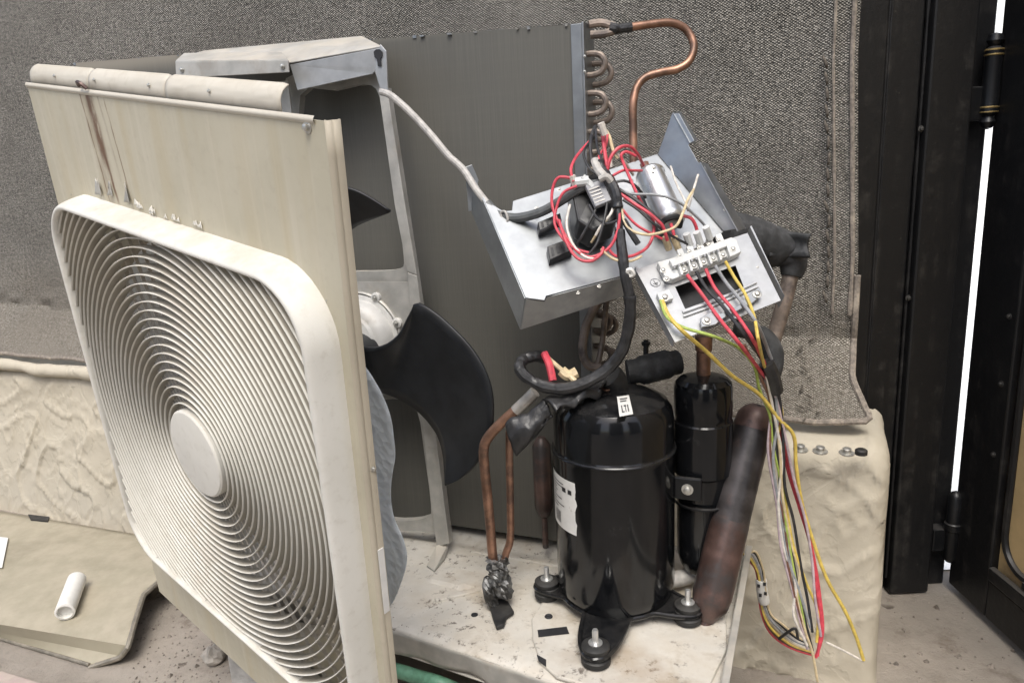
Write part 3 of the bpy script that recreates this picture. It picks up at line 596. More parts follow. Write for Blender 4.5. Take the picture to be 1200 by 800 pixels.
for k in range(3):
    a = k * 2 * pi / 3; m = MB(); c1, c2 = cA, cB
    if k == 1: a = 0; c1, c2 = c1u, c2u               # this blade is turned edge-on by its pitch
    def bl(u, w):
        q = at_frac(c1, u).lerp(at_frac(c2, u), w); r = q.length; s_ = q.x * cos(a) - q.y * sin(a); z_ = q.x * sin(a) + q.y * cos(a)
        return T(FC[0] + s_, -.12 + .035 * (w - .5) * min(1, (1 - u) * 3) - .02 * (r / .23) ** 2, FC[1] + z_)
    m.grid(bl, 44, 10); o = m.build('blade', 'fan_plastic', fan); o.modifiers.new('t', 'SOLIDIFY').thickness = .003
# power lead of the motor, strung from the bracket hook to the control box
mcab = thing('motor_cable', P(545, 205, .93), 'pale dusty motor cable strung from the bracket to the control box', 'cable')
m = MB(); m.tube(px([(447, 108, .97), (458, 112, .96), (480, 131, .955), (505, 158, .95), (525, 182, .945), (543, 199, .94), (558, 222, .93), (573, 241, .92)], 6), .0046, 10); m.build('dusty_length', 'cable_dusty', mcab)
m = MB(); m.tube(px([(571, 238, .921), (580, 248, .917), (592, 254, .91), (610, 255, .90), (635, 248, .885), (658, 235, .875), (680, 221, .868), (702, 215, .865)], 6), .0058, 10); m.build('dark_length', 'cable_grey', mcab)
m = MB(); m.tube(px([(587, 250, .906), (592, 248, .902), (595, 258, .902), (590, 260, .906)], 4, True), .0016, 6, True); m.build('cable_tie', 'cable_dusty', mcab)

# ------------------------------------------------------------------ front panel with round grille, swung open
FO = V((-.5711, 1.0410, .1785)); FU = V((.7510, -.6442, -.1447)).normalized(); FN = -V((.6593, .7437, .1108)).normalized(); FV = FU.cross(-FN).normalized() * -1
if FV.z < 0: FV = -FV
PWD, PHT, GU, GV, GS, HR = .56, .7507, .2888, .3782, .5030, .0520
def L(u, v, n=0): return FO + FU * u + FV * v + FN * n
fp = thing('front_panel', L(.28, 0), 'beige steel front panel with round slatted fan grille, swung open at the left', 'panel')
m = MB(); RH = .240; k = 96; ro, ri, uo, ui = [], [], [], []
for i in range(k):
    a = 2 * pi * i / k; dx, dy = cos(a), sin(a); c = []
    if dx > 1e-9: c.append((PWD - GU) / dx)
    if dx < -1e-9: c.append(-GU / dx)
    if dy > 1e-9: c.append((PHT - GV) / dy)
    if dy < -1e-9: c.append(-GV / dy)
    q = min(c); uo.append((GU + dx * q, GV + dy * q)); ui.append((GU + dx * RH, GV + dy * RH))
for cu, cv in ((0, 0), (PWD, 0), (PWD, PHT), (0, PHT)):   # snap one sample to each corner
    j = min(range(k), key=lambda i: (uo[i][0] - cu) ** 2 + (uo[i][1] - cv) ** 2); uo[j] = (cu, cv)
m.add([L(*q) for q in uo] + [L(*q) for q in ui], [(i, (i + 1) % k, k + (i + 1) % k, k + i) for i in range(k)], False, uo + ui)
m.build('face_sheet', 'panel_paint', fp).modifiers.new('t', 'SOLIDIFY').thickness = .0012
m = MB(); m.add([L(*q, -.0014) for q in ui] + [L(GU + (q[0] - GU) * .97, GV + (q[1] - GV) * .985, -.010) for q in ui] + [L(GU + (q[0] - GU) * .985, GV + (q[1] - GV) * .985, -.018) for q in ui], [(r * k + i, r * k + (i + 1) % k, (r + 1) * k + (i + 1) % k, (r + 1) * k + i) for r in (0, 1) for i in range(k)], True); m.build('bell_mouth', 'edge_paint', fp)
# folded edges
prf = [(0, 0), (.0018, .0016), (.0036, .0008), (.0042, -.001), (.0036, -.003), (.005, -.0045), (.0054, -.0078), (.003, -.0085)]
m = MB(); m.grid(lambda u, w: L(PWD + prf[round(u * 7)][0], -.002 + (PHT + .003) * w, prf[round(u * 7)][1]), 7, 30, True); m.build('side_fold', 'edge_paint', fp, sharp=50).modifiers.new('t', 'SOLIDIFY').thickness = -.001
m = MB(); m.grid(lambda u, w: L(.001, PHT * w, -.03 * u), 2, 10); m.grid(lambda u, w: L(PWD * w, .001, -.03 * u), 2, 10); m.build('return_fold', 'edge_paint', fp)
m = MB(); m.grid(lambda u, w: L(.0 + .548 * u, PHT - .003 + .006 * w, .0018 * sin(w * pi) + .0004), 60, 5); m.build('ridge', 'panel_edge', fp)
for a, b in ((.012, .1675), (.1685, .3275), (.3285, .505)):
    def hump(u, w, a=a, b=b):
        e = min(1, min(u, 1 - u) / .04 + .25); e = sqrt(max(0, 1 - (1 - e) ** 2)); an = w * 1.25; uu = a + (b - a) * u
        r = .0155
        return L(uu, PHT + .003 + (.005 + r * sin(an) * (.80 + .2 * e)) * (w > 0) - .004 * (w == 0), -.001 - r * (1 - cos(an)) * .9 + .0006 * fbm((uu, w, 0), 30, 2))
    m = MB(); m.grid(hump, 30, 10); m.build('top_fold', 'panel_edge', fp).modifiers.new('t', 'SOLIDIFY').thickness = .001
for u in (.085, .185, .300, .405): put(boltm, 'screw_hole', fp, L(u, PHT + .0125, -.0012), FN, scale=.20)
for u, v in ((.538, .745),): put(boltm, 'screw', fp, L(u, v, 0), FN, scale=.45)
q_ = L(PWD + .0056, .46, -.006); put(boltm, 'screw_hole', fp, q_, FU, scale=.3)
m = MB(); m.sheet([L(PWD + .0062, v, n) for v, n in ((.30, -.001), (.30, -.0076), (.375, -.0076), (.375, -.001))], .0006); m.build('sticker', 'label_white', fp, label='torn pale sticker on the folded edge')
# grille frame
def rrect(h, rad, n=10):
    o = []
    for cx, cy, a0 in ((1, 1, 0), (-1, 1, 90), (-1, -1, 180), (1, -1, 270)):
        for j in range(n + 1):
            a = radians(a0 + 90 * j / n); o.append(((h - rad) * cx + rad * cos(a), (h - rad) * cy + rad * sin(a)))
    return o
gh = GS / 2
prof_f = [(-.0065, 0, .068), (-.0045, .012, .066), (-.002, .022, .064), (-.0006, .0262, .063), (.001, .0282, .061), (.0032, .0292, .058), (.0052, .0288, .056), (.0064, .0272, .055), (.0068, .025, .055), (.007, .003, .055)]
loops = [[L(GU + x, GV + y, n) for x, y in rrect(gh - ins, rad)] for ins, n, rad in prof_f]; k = len(loops[0])
m = MB(); m.add([p for l in loops for p in l], [(r * k + i, r * k + (i + 1) % k, (r + 1) * k + (i + 1) % k, (r + 1) * k + i) for r in range(len(loops) - 1) for i in range(k)], True)
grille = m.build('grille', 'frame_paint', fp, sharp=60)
hi, ri_ = gh - .0066, .055
def inside(x, y):
    x, y = abs(x), abs(y)
    if x > hi or y > hi: return False
    cx, cy = hi - ri_, hi - ri_
    return not (x > cx and y > cy and (x - cx) ** 2 + (y - cy) ** 2 > ri_ ** 2)
r = HR + .0075
while r < hi * 1.33:
    N = 240; runs = []; cur = []
    ins = [inside(r * cos(2 * pi * i / N), r * sin(2 * pi * i / N)) for i in range(N)]
    if all(ins): runs = [list(range(N + 1))]
    else:
        st0 = ins.index(False)
        for i in range(st0, st0 + N + 1):
            if ins[i % N]: cur.append(i)
            else:
                if len(cur) > 1: runs.append(cur)
                cur = []
    for run in runs:
        m = MB(); vs = []; run = [run[0] - .6] + run + [run[-1] + .6] if len(run) <= N else run
        for i in run:
            a = 2 * pi * i / N
            dish = -.004 * (1 - min(1, r / .25))
            for dr, n_ in ((-.0002, .0132), (-.0005, .0225), (-.0006, .0238), (.0001, .0246), (.0008, .0238), (.0007, .0225), (.0004, .0132)): vs.append(L(GU + (r + dr) * cos(a), GV + (r + dr) * sin(a), n_ + dish + .0004 * fbm((a * 2, r * 40, 0), 1, 2)))
        c = 7; fs = [(i * c + j, i * c + (j + 1) % c, (i + 1) * c + (j + 1) % c, (i + 1) * c + j) for i in range(len(run) - 1) for j in range(c)]
        m.add(vs, fs, True); o = m.build('grille_slat', 'slat_side_shade', grille, sharp=70); o.data.materials.append(MAT['frame_paint'])
        for f_ in o.data.polygons: f_.material_index = 1 if f_.index % 7 in (1, 2, 3, 4) else 0  # pale front edges, sides with the gap shade in their colour
    r += .00962
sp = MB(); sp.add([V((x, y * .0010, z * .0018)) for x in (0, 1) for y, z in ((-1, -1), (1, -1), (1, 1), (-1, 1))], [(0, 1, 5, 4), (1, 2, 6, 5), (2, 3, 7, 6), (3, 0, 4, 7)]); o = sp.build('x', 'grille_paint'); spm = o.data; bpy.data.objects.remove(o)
for i in range(54):
    a = 2 * pi * (i + .3) / 54; dx, dy = cos(a), sin(a); q = .05
    while inside(dx * (q + .004), dy * (q + .004)): q += .004
    o = put(spm, 'grille_spoke', grille, L(GU + dx * .03, GV + dy * .03, .0112), FN, FU * dx + FV * dy); o.matrix_basis = o.matrix_basis @ Matrix.Diagonal((q - .026, 1, 1, 1))
m = MB(); m.lathe([(HR * .96, .006), (HR, .012), (HR, .0225), (HR - .002, .0245), (HR - .006, .0252), (0, .0262)], L(GU, GV, 0), FN, 64, False); m.build('grille_hub', 'frame_paint', grille, label='round blank disc at the centre of the grille')
# peeled paint flakes above the grille
fk = [(.140, .642, 1.1), (.168, .645, .9), (.208, .643, 1.2)] + [(random.uniform(.225, .36), .640 + random.uniform(-.002, .003), random.uniform(.25, .6)) for _ in range(16)]
for u, v, sc in fk:
    m = MB(); w_ = (.016 if sc < .7 else .011) * sc; h_ = (.009 if sc < .7 else .013) * sc; j1, j2, j3 = (random.uniform(-.5, .5) for _ in range(3))
    m.grid(lambda a, b: L(u + (a - .5) * w_ * (1.15 - b * (.8 + .2 * j1)) + .003 * sc * b * j2, v + b * h_ * (1 + .4 * sin(a * 5 + j3 * 9)), .0008 + .006 * sc * abs(a - .5 - .3 * j1) * (1 - b * .6) * (1 + .5 * j3)), 4, 4); m.build('paint_flake', 'frame_paint' if sc < .7 else 'bracket_metal', fp).modifiers.new('t', 'SOLIDIFY').thickness = .0006
for u, v in ((.535, .61), (.542, .57), (.05, .63)): put(boltm, 'screw_dimple', fp, L(u, v, -.0008), FN, scale=.16)
m = MB(); m.tube(crv([L(.155, PHT + .006, .003), L(.160, PHT + .010, .006), L(.168, PHT + .009, .006), L(.172, PHT + .004, .003)], 4), [.002] * 13, 6); m.build('rust_lump', 'sooty_cap', fp)

# plastic wrap hanging behind the panel
fe = crv([plane_hit(x, y, L(0, 0, -.052), FN) for x, y in ((445, 726), (455, 712), (466, 690), (474, 660), (470, 635), (459, 605), (457, 570), (461, 535), (458, 500), (449, 470), (437, 445), (421, 424))], 6)
def film(u, w):
    f = w * (len(fe) - 1); i = min(int(f), len(fe) - 2); q = fe[i].lerp(fe[i + 1], f - i) - FU * (.36 * (1 - u)) - FV * .06 * (1 - u)
    return q - FN * (.018 * fbm(q, 8, 3) + .010 * fbm(q, 26, 3) * sqrt(max(0, 1 - u))) * (1 - .75 * u * u) - FN * .012 * (1 - u)
m = MB(); m.grid(film, 60, 70); o = m.build('plastic_wrap', 'plastic_film'); o.modifiers.new('t', 'SOLIDIFY').thickness = .002; tag(rebase(o, L(.55, .13, -.06)), 'bluish clear plastic wrap hanging behind the front panel', 'plastic wrap')

# ------------------------------------------------------------------ lid lying on the ground at the left
lid = thing('cover_lid', V((-1.15, 1.4, 0)), 'tan sheet-metal cover lying on the ground against the plastered wall', 'metal cover')
pol = lambda c, n: [c[i].lerp(c[i + 1], j / n) for i in range(len(c) - 1) for j in range(n)] + [c[-1]]
lr = pol([PZ(*q) for q in ((270, 645, .05), (228, 660, .064), (190, 677, .064), (168, 696, .058), (157, 731, .048), (150, 757, .036), (141, 769, .016), (105, 781, .0))], 6)
ll = pol([PZ(*q) for q in ((0, 599, .05), (0, 630, .054), (0, 660, .055), (0, 688, .053), (0, 714, .048), (0, 732, .042), (0, 742, .018), (0, 750, .0))], 6)
def lidpt(u, w):
    f = w * (len(lr) - 1); i = min(int(f), len(lr) - 2); a = lr[i].lerp(lr[i + 1], f - i); b = ll[i].lerp(ll[i + 1], f - i)
    p = b + (b - a) * .9; q = p.lerp(a, u); return q + Z * .0015, (q.x, q.y)
m = MB(); m.grid(lidpt, 60, 42); o = m.build('cover_sheet', 'lid_paint', lid, sharp=12); o.modifiers.new('t', 'SOLIDIFY').thickness = -.0022
m = MB(); m.tube([lidpt(1, w / 40)[0] - Z * .003 for w in range(41)], .0048, 8); m.tube([lidpt(u / 60, 1)[0] + Z * .003 for u in range(61)], .003, 8); m.build('rolled_edge', 'edge_dark', lid)
m = MB(); m.sheet([PZ(x, y, .054) for x, y in ((33, 603), (58, 606), (56, 611), (36, 609))], .004); m.build('dark_clip', 'rubber', lid)
def lidhit(x, y):
    best = None
    for i in range(61):
        for j in range(41):
            q = lidpt(i / 60, j / 40)[0]; d = (q - CAM).normalized(); a = (d - ray(x, y).normalized()).length
            if best is None or a < best[0]: best = (a, q)
    return best[1]
q0, q1 = lidhit(92, 687), lidhit(80, 727)
m = MB(); ax = (q1 - q0); n_ = V((0, 0, 1)); m.lathe([(.0, 0), (.012, 0), (.0165, .001), (.0165, ax.length - .001), (.013, ax.length), (.013, ax.length - .01), (0, ax.length - .01)], q0 + V((0, -.004, .018)), ax, 22, False); o = m.build('pipe_offcut', 'plastic_white'); tag(rebase(o, q0), 'short white plastic pipe offcut lying on the tan cover', 'pipe offcut')
a_ = [lidhit(*q) + Z * .004 for q in ((-14, 628), (10, 634), (2, 668), (-14, 668))]
m = MB(); m.sheet(a_, .0012); o = m.build('paper_scrap', 'label_white'); tag(rebase(o, a_[2]), 'white paper scrap cut by the left picture edge', 'paper')

# ------------------------------------------------------------------ compressor
CC = V((.122, .885, 0)); CR = .0767
cp = thing('compressor', CC + Z * .228, 'glossy black rotary compressor bolted upright on rubber feet', 'compressor')
m = MB(); m.lathe([(.060, .236), (.070, .240), (CR - .002, .252), (CR, .262), (CR, .438), (CR + .0008, .441), (CR + .0012, .445), (CR - .001, .449), (CR - .001, .486), (CR - .0030, .497), (CR - .009, .506), (CR - .019, .512), (.040, .5175), (.02, .520), (0, .5205)], CC, Z, 96, False); shell = m.build('shell', 'compressor_black', cp, sharp=25)
m = MB(); m.lathe([(CR, -.003), (CR + .0022, -.0015), (CR + .0026, .0005), (CR + .0018, .002), (CR, .003)], CC + Z * .4445, Z, 96, False); m.build('weld_ring', 'compressor_black', shell)
feet = [PZ(698, 760, .245), PZ(641, 684, .245), PZ(806, 712, .245)]
fang = [atan2((q - CC).y, (q - CC).x) for q in feet]; frad = [sqrt((q - CC).x ** 2 + (q - CC).y ** 2) for q in feet]
pl_ = []
for i in range(120):
    a = 2 * pi * i / 120; r = .072
    for fa_, fr in zip(fang, frad):
        d = abs((a - fa_ + pi) % (2 * pi) - pi)
        if d < .46: w_ = .5 + .5 * cos(d / .46 * pi); r = max(r, .072 + (fr + .016 - .072) * w_ ** 1.1)
    pl_.append(CC + V((cos(a) * r, sin(a) * r, .238)))
m = MB(); m.prism(pl_, Z * .005); m.build('foot_plate', 'compressor_black', cp, .0015)
m = MB(); m.tube([p + Z * .004 for p in pl_], .0032, 8, True); m.build('foot_plate_rim', 'compressor_black', cp)
for q in feet:
    b = V((q.x, q.y, .2268)); m = MB(); m.lathe([(.015, 0), (.0175, .002), (.0175, .008), (.0145, .0105), (.0175, .013), (.0175, .0155), (.0155, .0175), (.0165, .020), (.0165, .0235), (.012, .0262), (.008, .0265), (0, .0265)], b, Z, 28, False); g = m.build('rubber_foot', 'rubber', cp)
    m = MB(); m.lathe([(.0085, 0), (.0085, .001), (.0036, .0015), (.0036, .016), (.003, .0175), (0, .0175)], b + Z * .0265, Z, 14, False); m.build('stud', 'bright_bolt', g)
phi0 = atan2(-CC.y, -CC.x)
def cyl(dl_, z, r=CR + .0006): a = phi0 - radians(dl_); return CC + V((cos(a) * r, sin(a) * r, z))
m = MB(); m.grid(lambda u, w: cyl(112 - (77 - (2.5 + 3 * fbm((w * 4, 2, 0), 1, 3)) * (u == 1)) * u, .350 + .070 * w), 24, 24); lab = m.build('label', 'label_white', cp, label='white printed rating label, torn at its right edge')
m = MB(); 
for i in range(22):
    u = 60 + random.random() * 0 + i * .55; m.grid(lambda a, b: cyl(u + a * random.choice((.18, .3)), .356 + .016 * b, CR + .0009), 1, 1)
for i in range(9): 
    z = .377 + .0042 * i; wdt = random.uniform(8, 26)
    m.grid(lambda a, b: cyl(78 - a * wdt, z + .0012 * b, CR + .0009), 6, 1)
m.grid(lambda a, b: cyl(47 - a * 5, .402 + .006 * b, CR + .0009), 2, 1); m.grid(lambda a, b: cyl(56 - a * 6, .402 + .006 * b, CR + .0009), 2, 1)
m.build('print', 'print_black', lab)
tq = [PZ(x, y, z) for x, y, z in ((723, 466, .520), (737, 464, .520), (742, 486, .5165), (726, 489, .516))]
m = MB(); m.sheet([q + Z * .0012 for q in tq], .0006); stk = m.build('top_sticker', 'label_white', cp, label='small white sticker on the compressor dome')
m = MB()
def onst(a, b): return (tq[0].lerp(tq[1], a)).lerp(tq[3].lerp(tq[2], a), b) + Z * .0018
for a, b, c, d in ((.2, .14, .8, .2), (.2, .26, .7, .32), (.22, .5, .3, .85), (.42, .5, .6, .58), (.5, .58, .56, .86), (.68, .5, .76, .86), (.22, .80, .42, .86)): m.add([onst(a, b), onst(c, b), onst(c, d), onst(a, d)], [(0, 1, 2, 3)])
m.build('print', 'print_black', stk)
q = P(711, 452, .915); ax = (CAM - q).normalized() * .55 + Z * .3 - E1 * .2
m = MB(); m.lathe([(.0072, -.03), (.0072, 0), (.0052, .0003), (.0050, -.012), (0, -.013)], q, ax, 20, False); m.build('discharge_stub', 'copper', cp)
m = MB(); m.tube(px([(714, 440, .915), (720, 446, .92), (722, 455, .925)]), .016, 12); m.build('terminal_boot', 'rubber', cp)
# black tape and flap over the terminals
m = MB(); 
def flap(u, w):
    a = P(594, 497, .90).lerp(P(640, 470, .895), u); b = P(604, 533, .905).lerp(P(648, 487, .89), u)
    q = a.lerp(b, w); return q + V((0, -.012 * sin(w * pi) * (.6 + .4 * sin(u * 5)), .006 * fbm((u * 2, w * 2, 0), 1.3, 2)))
m.grid(flap, 18, 12)
def flap2(u, w):
    a = P(636, 470, .90).lerp(P(712, 446, .92), u); b = P(652, 484, .865).lerp(P(700, 462, .895), u)
    q = a.lerp(b, w); return q + V((0, -.008 * sin(w * pi), .006 * sin(w * pi) + .006 * fbm((u * 3, w * 2, 4), 1.3, 2)))
m.grid(flap2, 18, 12); o = m.build('rubber_flap', 'black_tape', cp, label='creased black rubber flap over the terminals'); o.modifiers.new('t', 'SOLIDIFY').thickness = .004
m = MB(); m.tube(px([(738, 346, .84), (738, 375, .85), (730, 408, .862), (714, 430, .872), (690, 446, .875), (662, 455, .875), (636, 452, .88), (616, 441, .885), (609, 430, .89), (614, 421, .90), (628, 417, .905), (640, 420, .91)], 8), [.0072 + .0012 * fbm((i * .35, 0, 0), 1, 2) for i in range(89)], 10); loom = m.build('wire_loom', 'black_tape', None); tag(rebase(loom, P(690, 446, .875)), 'black taped wire loom looped over the compressor top', 'wire loom')
for i, l in enumerate(([(611, 436, .884), (616, 428, .882), (624, 421, .89)], [(613, 426, .885), (622, 424, .885), (628, 415, .895)])):
    m = MB(); m.tube(px(l), .0035, 7); m.build('masking_wrap', 'cable_dusty', loom)
def part_at(mb, name, mat, par): return mb.build(name, mat, par)
loom['_o'] = tuple(loom.location)
m = MB(); m.tube(px([(638, 414, .90), (644, 428, .89), (648, 446, .885)]), .0048, 8); m.build('red_lead', 'wire_red', loom)
m = MB(); m.tube(px([(636, 414, .90), (652, 428, .895), (664, 438, .888)]), .003, 8); m.tube(px([(658, 434, .89), (666, 440, .888), (676, 436, .888)]), .007, 8); m.tube(px([(668, 441, .882), (674, 447, .88)]), .0035, 8); m.build('tape_knot', 'wire_cream', loom)

# accumulator
AC = T(.228, -.055, 0); AR = .0365
ac = thing('accumulator', AC + Z * .23, 'slim black suction accumulator standing to the right of the compressor', 'accumulator')
m = MB(); m.lathe([(.012, .258), (.024, .262), (AR - .008, .272), (AR - .0045, .286), (AR - .004, .392), (AR - .003, .398), (AR + .0008, .402), (AR + .0008, .470), (AR - .0008, .472), (AR - .0008, .478), (AR, .480), (AR, .514), (AR - .002, .521), (AR - .007, .526), (.020, .529), (.012, .5305), (0, .531)], AC, Z, 56, False); m.build('body', 'compressor_black', ac, sharp=25)
m = MB(); m.lathe([(.0088, 0), (.0088, .03), (.0105, .032), (.0105, .05)], AC + Z * .53, Z, 18); m.build('inlet_stub', 'copper', ac)
m = MB(); m.lathe([(AR, -.002), (AR + .002, -.001), (AR + .002, .001), (AR, .002)], AC + Z * .362, Z, 48, False); m.build('strap', 'black_steel', ac)
bq = PT(806, 572, -.10); m = MB(); m.box(bq, E1, E2, Z, .034, .006, .030); b = m.build('clamp_bracket', 'black_steel', ac, .002); put(boltm, 'screw', b, bq - E2 * .003, -E2, scale=.7)
m = MB(); m.tube(crv([AC + Z * .27, AC + Z * .25 - E1 * .01, AC + Z * .246 - E1 * .04 - E2 * .02, AC + Z * .255 - E1 * .07 - E2 * .04], 6), .011, 12); m.build('outlet_elbow', 'cable_dusty', ac)
m = MB(); m.tube(px([(735, 436, .96), (755, 433, .96), (775, 428, .965), (795, 424, .97)]), [.016] * 5 + [.019] * 10 + [.016] * 4, 14); o = m.build('insulation_sleeve', 'foam'); tag(rebase(o, P(765, 430, .965)), 'short black foam sleeve between compressor top and accumulator', 'insulation')
m = MB(); m.tube([P(757, 398, 1.0), P(757, 420, 1.0)], .0036, 8); m.lathe([(.006, 0), (.006, .004), (0, .004)], P(757, 404, 1.0), Z, 10); o = m.build('threaded_stud', 'rubber'); tag(rebase(o, P(757, 420, 1.0)), 'small dark stud poking up above the foam sleeve', 'bolt')

# copper pipes at the left of the compressor
cpip = thing('copper_pipe_pair', PZ(583, 735, .222), 'two bent copper pipes joined by torn foil on the base pan', 'pipes')
m = MB(); m.tube(px([(606, 479, .925), (590, 493, .93), (573, 511, .94), (567, 526, .945), (568, 550, .955), (573, 600, .975), (578, 660, .995)], 7), .0066, 12); m.build('bent_pipe', 'copper', cpip)
m = MB(); m.tube(px([(627, 459, .915), (616, 470, .92), (604, 481, .926)]), .0074, 12); m.build('brazed_end', 'solder_tube', cpip)
m = MB(); m.tube(px([(597, 505, .96), (597, 540, .965), (598, 590, .98), (598, 630, .993), (593, 648, .998), (588, 664, 1.0)], 6), .0052, 12); m.build('thin_pipe', 'copper', cpip)
m = MB(); m.tube(px([(586, 690, 1.005), (587, 715, 1.01), (586, 728, 1.015)]), .0055, 10); m.build('pipe_end', 'copper', cpip)
def crump(l, rad, sd, fl=1.0):
    mm = MB(); pts = px(l, 5); n_ = len(pts); vs = []
    for i, q in enumerate(pts):
        for k_ in range(18):
            a = 2 * pi * k_ / 18; r_ = rad * (1 + .5 * fbm((cos(a) * 1.6 + sd, sin(a) * 1.6, i * .35), 1.5, 3)) * (1 if 0 < i < n_ - 1 else .75)
            vs.append(q + RT * (cos(a) * r_) + V((0, 1, 0)) * (sin(a) * r_ * fl))
    mm.add(vs, [(i * 18 + k_, i * 18 + (k_ + 1) % 18, (i + 1) * 18 + (k_ + 1) % 18, (i + 1) * 18 + k_) for i in range(n_ - 1) for k_ in range(18)], False); return mm
crump([(583, 653, .99), (584, 665, .985), (587, 680, .985), (592, 698, .99)], .0135, 1, .8).build('foil_wrap', 'foil', cpip)
crump([(574, 676, .99), (574, 692, .985), (577, 708, .99), (584, 722, 1.0)], .0085, 4, .8).build('foil_wrap', 'foil', cpip)
m = MB(); bl_ = [PZ(x, y, .2225) for x, y in ((572, 706), (578, 700), (596, 708), (603, 720), (594, 726), (591, 736), (582, 739), (578, 728))]; m.prism(bl_, Z * .006); m.build('burnt_rubber', 'rubber', cpip, .002)
fd_ = thing('filter_drier', PT(637, 640, -.03), 'slim copper filter drier upright between the coil and compressor', 'filter drier')
m = MB(); a_, b_ = PT(634, 512, -.03), PT(638, 605, -.03); h = (b_ - a_).length; m.lathe([(.0055, 0), (.009, .005), (.0135, .012), (.0135, h - .016), (.009, h - .004), (.0045, h), (.0045, h + .05)], a_, b_ - a_, 20); m.build('drier_body', 'burnt_copper', fd_)

# muffler
ma, mb_ = P(885, 488, .955), P(830, 716, .935); h = (mb_ - ma).length; MR = .0238
mf = thing('pipe_muffler', PZ(828, 742, .227), 'sooty burnt copper muffler cylinder leaning beside the accumulator', 'muffler')
m = MB(); m.lathe([(.0, -.016), (.008, -.0155), (.016, -.011), (.0215, -.003), (MR, .008), (MR, h * .5), (MR * 1.015, h * .57)], ma, mb_ - ma, 40, False); m.build('sooty_half', 'sooty_steel', mf, sharp=60, label='soot-blackened upper half')
m = MB(); m.lathe([(MR * 1.005, h * .53), (MR * 1.03, h * .56), (MR * 1.04, h - .022), (MR * .92, h - .006), (.013, h + .006), (.010, h + .012)], ma, mb_ - ma, 40, False); m.build('rusty_half', 'burnt_copper', mf, sharp=60, label='red-brown scorched lower half')
ax = (mb_ - ma).normalized(); m = MB(); m.lathe([(.0245, .016), (.0242, .010), (.0222, -.0025), (.0166, -.011), (.0085, -.0160), (0, -.0166)], ma, ax, 40, False); m.build('cap', 'sooty_cap', mf)
m = MB(); m.lathe([(.0088, 0), (.0088, .012), (.0105, .014), (.0105, .030), (.006, .032)], ma + ax * (h + .006), ax, 18); m.build('end_stub', 'sooty_cap', mf)

# suction pipe with foam elbow, behind the control box
sx = thing('suction_pipe', P(905, 400, 1.0), 'brown suction pipe rising into a black foam elbow right of the control box', 'pipe')
m = MB(); m.tube(px([(846, 268, .96), (868, 276, .97), (895, 286, .98), (918, 294, .985), (929, 308, .985), (927, 324, .985)], 6), [.022, .024, .026, .027, .028, .028, .029, .029, .030, .030, .029, .030, .029, .028, .028, .028, .027, .026, .025, .024, .022, .022, .021, .020, .019, .018, .017, .016, .015, .014, .013], 18); m.build('foam_elbow', 'foam', sx)
m = MB(); m.grid(lambda u, w: P(900 + 51 * u, 268 + 6 * u + 34 * w * (1 - .15 * u), .955 + .012 * sin(u * 4)) + V((0, .01 * sin(w * 3), 0)), 10, 6); m.build('foam_tail', 'foam', sx, label='loose flared end of the black foam').modifiers.new('t', 'SOLIDIFY').thickness = .006
m = MB(); m.tube(px([(928, 316, .985), (920, 350, .99), (910, 385, 1.0), (904, 404, 1.0)]), .0105, 14); m.build('riser', 'old_copper', sx)
m = MB(); m.tube(px([(862, 384, .99), (880, 388, .99), (896, 396, .99), (906, 412, .985), (905, 432, .985), (897, 446, .985)], 6), [.012] * 10 + [.0135] * 21, 12); m.build('lower_sleeve', 'foam', sx)

# ------------------------------------------------------------------ control box
cb = thing('control_box', P(700, 330, .88), 'opened galvanised control box dangling above the compressor', 'control box')
def pl3(l): return [P(*q) for q in l]
def plate(name, an, pts, th=.0015, par=None, mat='galvanised'):
    a = pl3(an); n_ = normal(a); q = [plane_hit(x, y, a[0], n_) for x, y in pts]; mm = MB(); mm.sheet(q, th); mm.build(name, mat, par or cb, .0004); return q
flp = plate('floor_plate', ((557, 211, .935), (757, 294, .895), (616, 349, .846)), ((557, 211), (570, 236), (590, 248), (600, 247), (601, 236), (672, 214), (700, 206), (745, 278), (757, 294), (735, 322), (640, 347), (638, 352), (616, 349)))
plate('side_wall', ((557, 211, .934), (616, 349, .845), (610, 386, .868)), ((557, 211.5), (615.5, 349.5), (610, 386), (552, 246)))
plate('front_wall', ((616, 349, .845), (735, 323, .864), (610, 386, .868)), ((616, 350), (638, 353), (640, 348), (735, 323), (733, 346), (610, 386)))
plate('end_tab', ((545, 196, .945), (555, 192, .945), (549, 248, .955)), ((545, 196), (553, 193), (561, 211), (557, 228), (556, 246), (549, 248)))
plate('back_plate', ((770, 181, .972), (735, 322, .868), (848, 272, .905)), ((705, 202), (770, 181), (848, 272), (800, 300), (735, 322)))
up_ = plate('upright_wall', ((770, 181, .971), (848, 272, .903), (790, 133, .955)), ((771, 181), (780, 156), (788, 133), (796, 133), (814, 165), (807, 170), (818, 190), (826, 195), (864, 268), (848, 271)))
plate('wall_flange', ((790, 133, .955), (864, 268, .887), (805, 140, .965)), ((788, 132), (797, 131), (817, 164), (812, 168), (808, 168)))
plate('wall_flange', ((790, 133, .955), (864, 268, .887), (805, 140, .965)), ((820, 190), (829, 192), (874, 268), (864, 271)))
tp_ = ((745, 316, .858), (771, 311, .866), (846, 281, .888), (876, 273, .886), (915, 352, .838), (791, 401, .795))
TPP = pl3(tp_); nrm = normal(TPP); nrm = nrm if nrm.dot(CAM - TPP[0]) > 0 else -nrm
tpo = TPP[5]; tx = (TPP[4] - TPP[5]).normalized(); ty = nrm.cross(tx).normalized(); ty = ty if ty.z > 0 or ty.y > 0 else -ty
def tpt(x, y, off=0): return plane_hit(x, y, tpo + nrm * off, nrm)
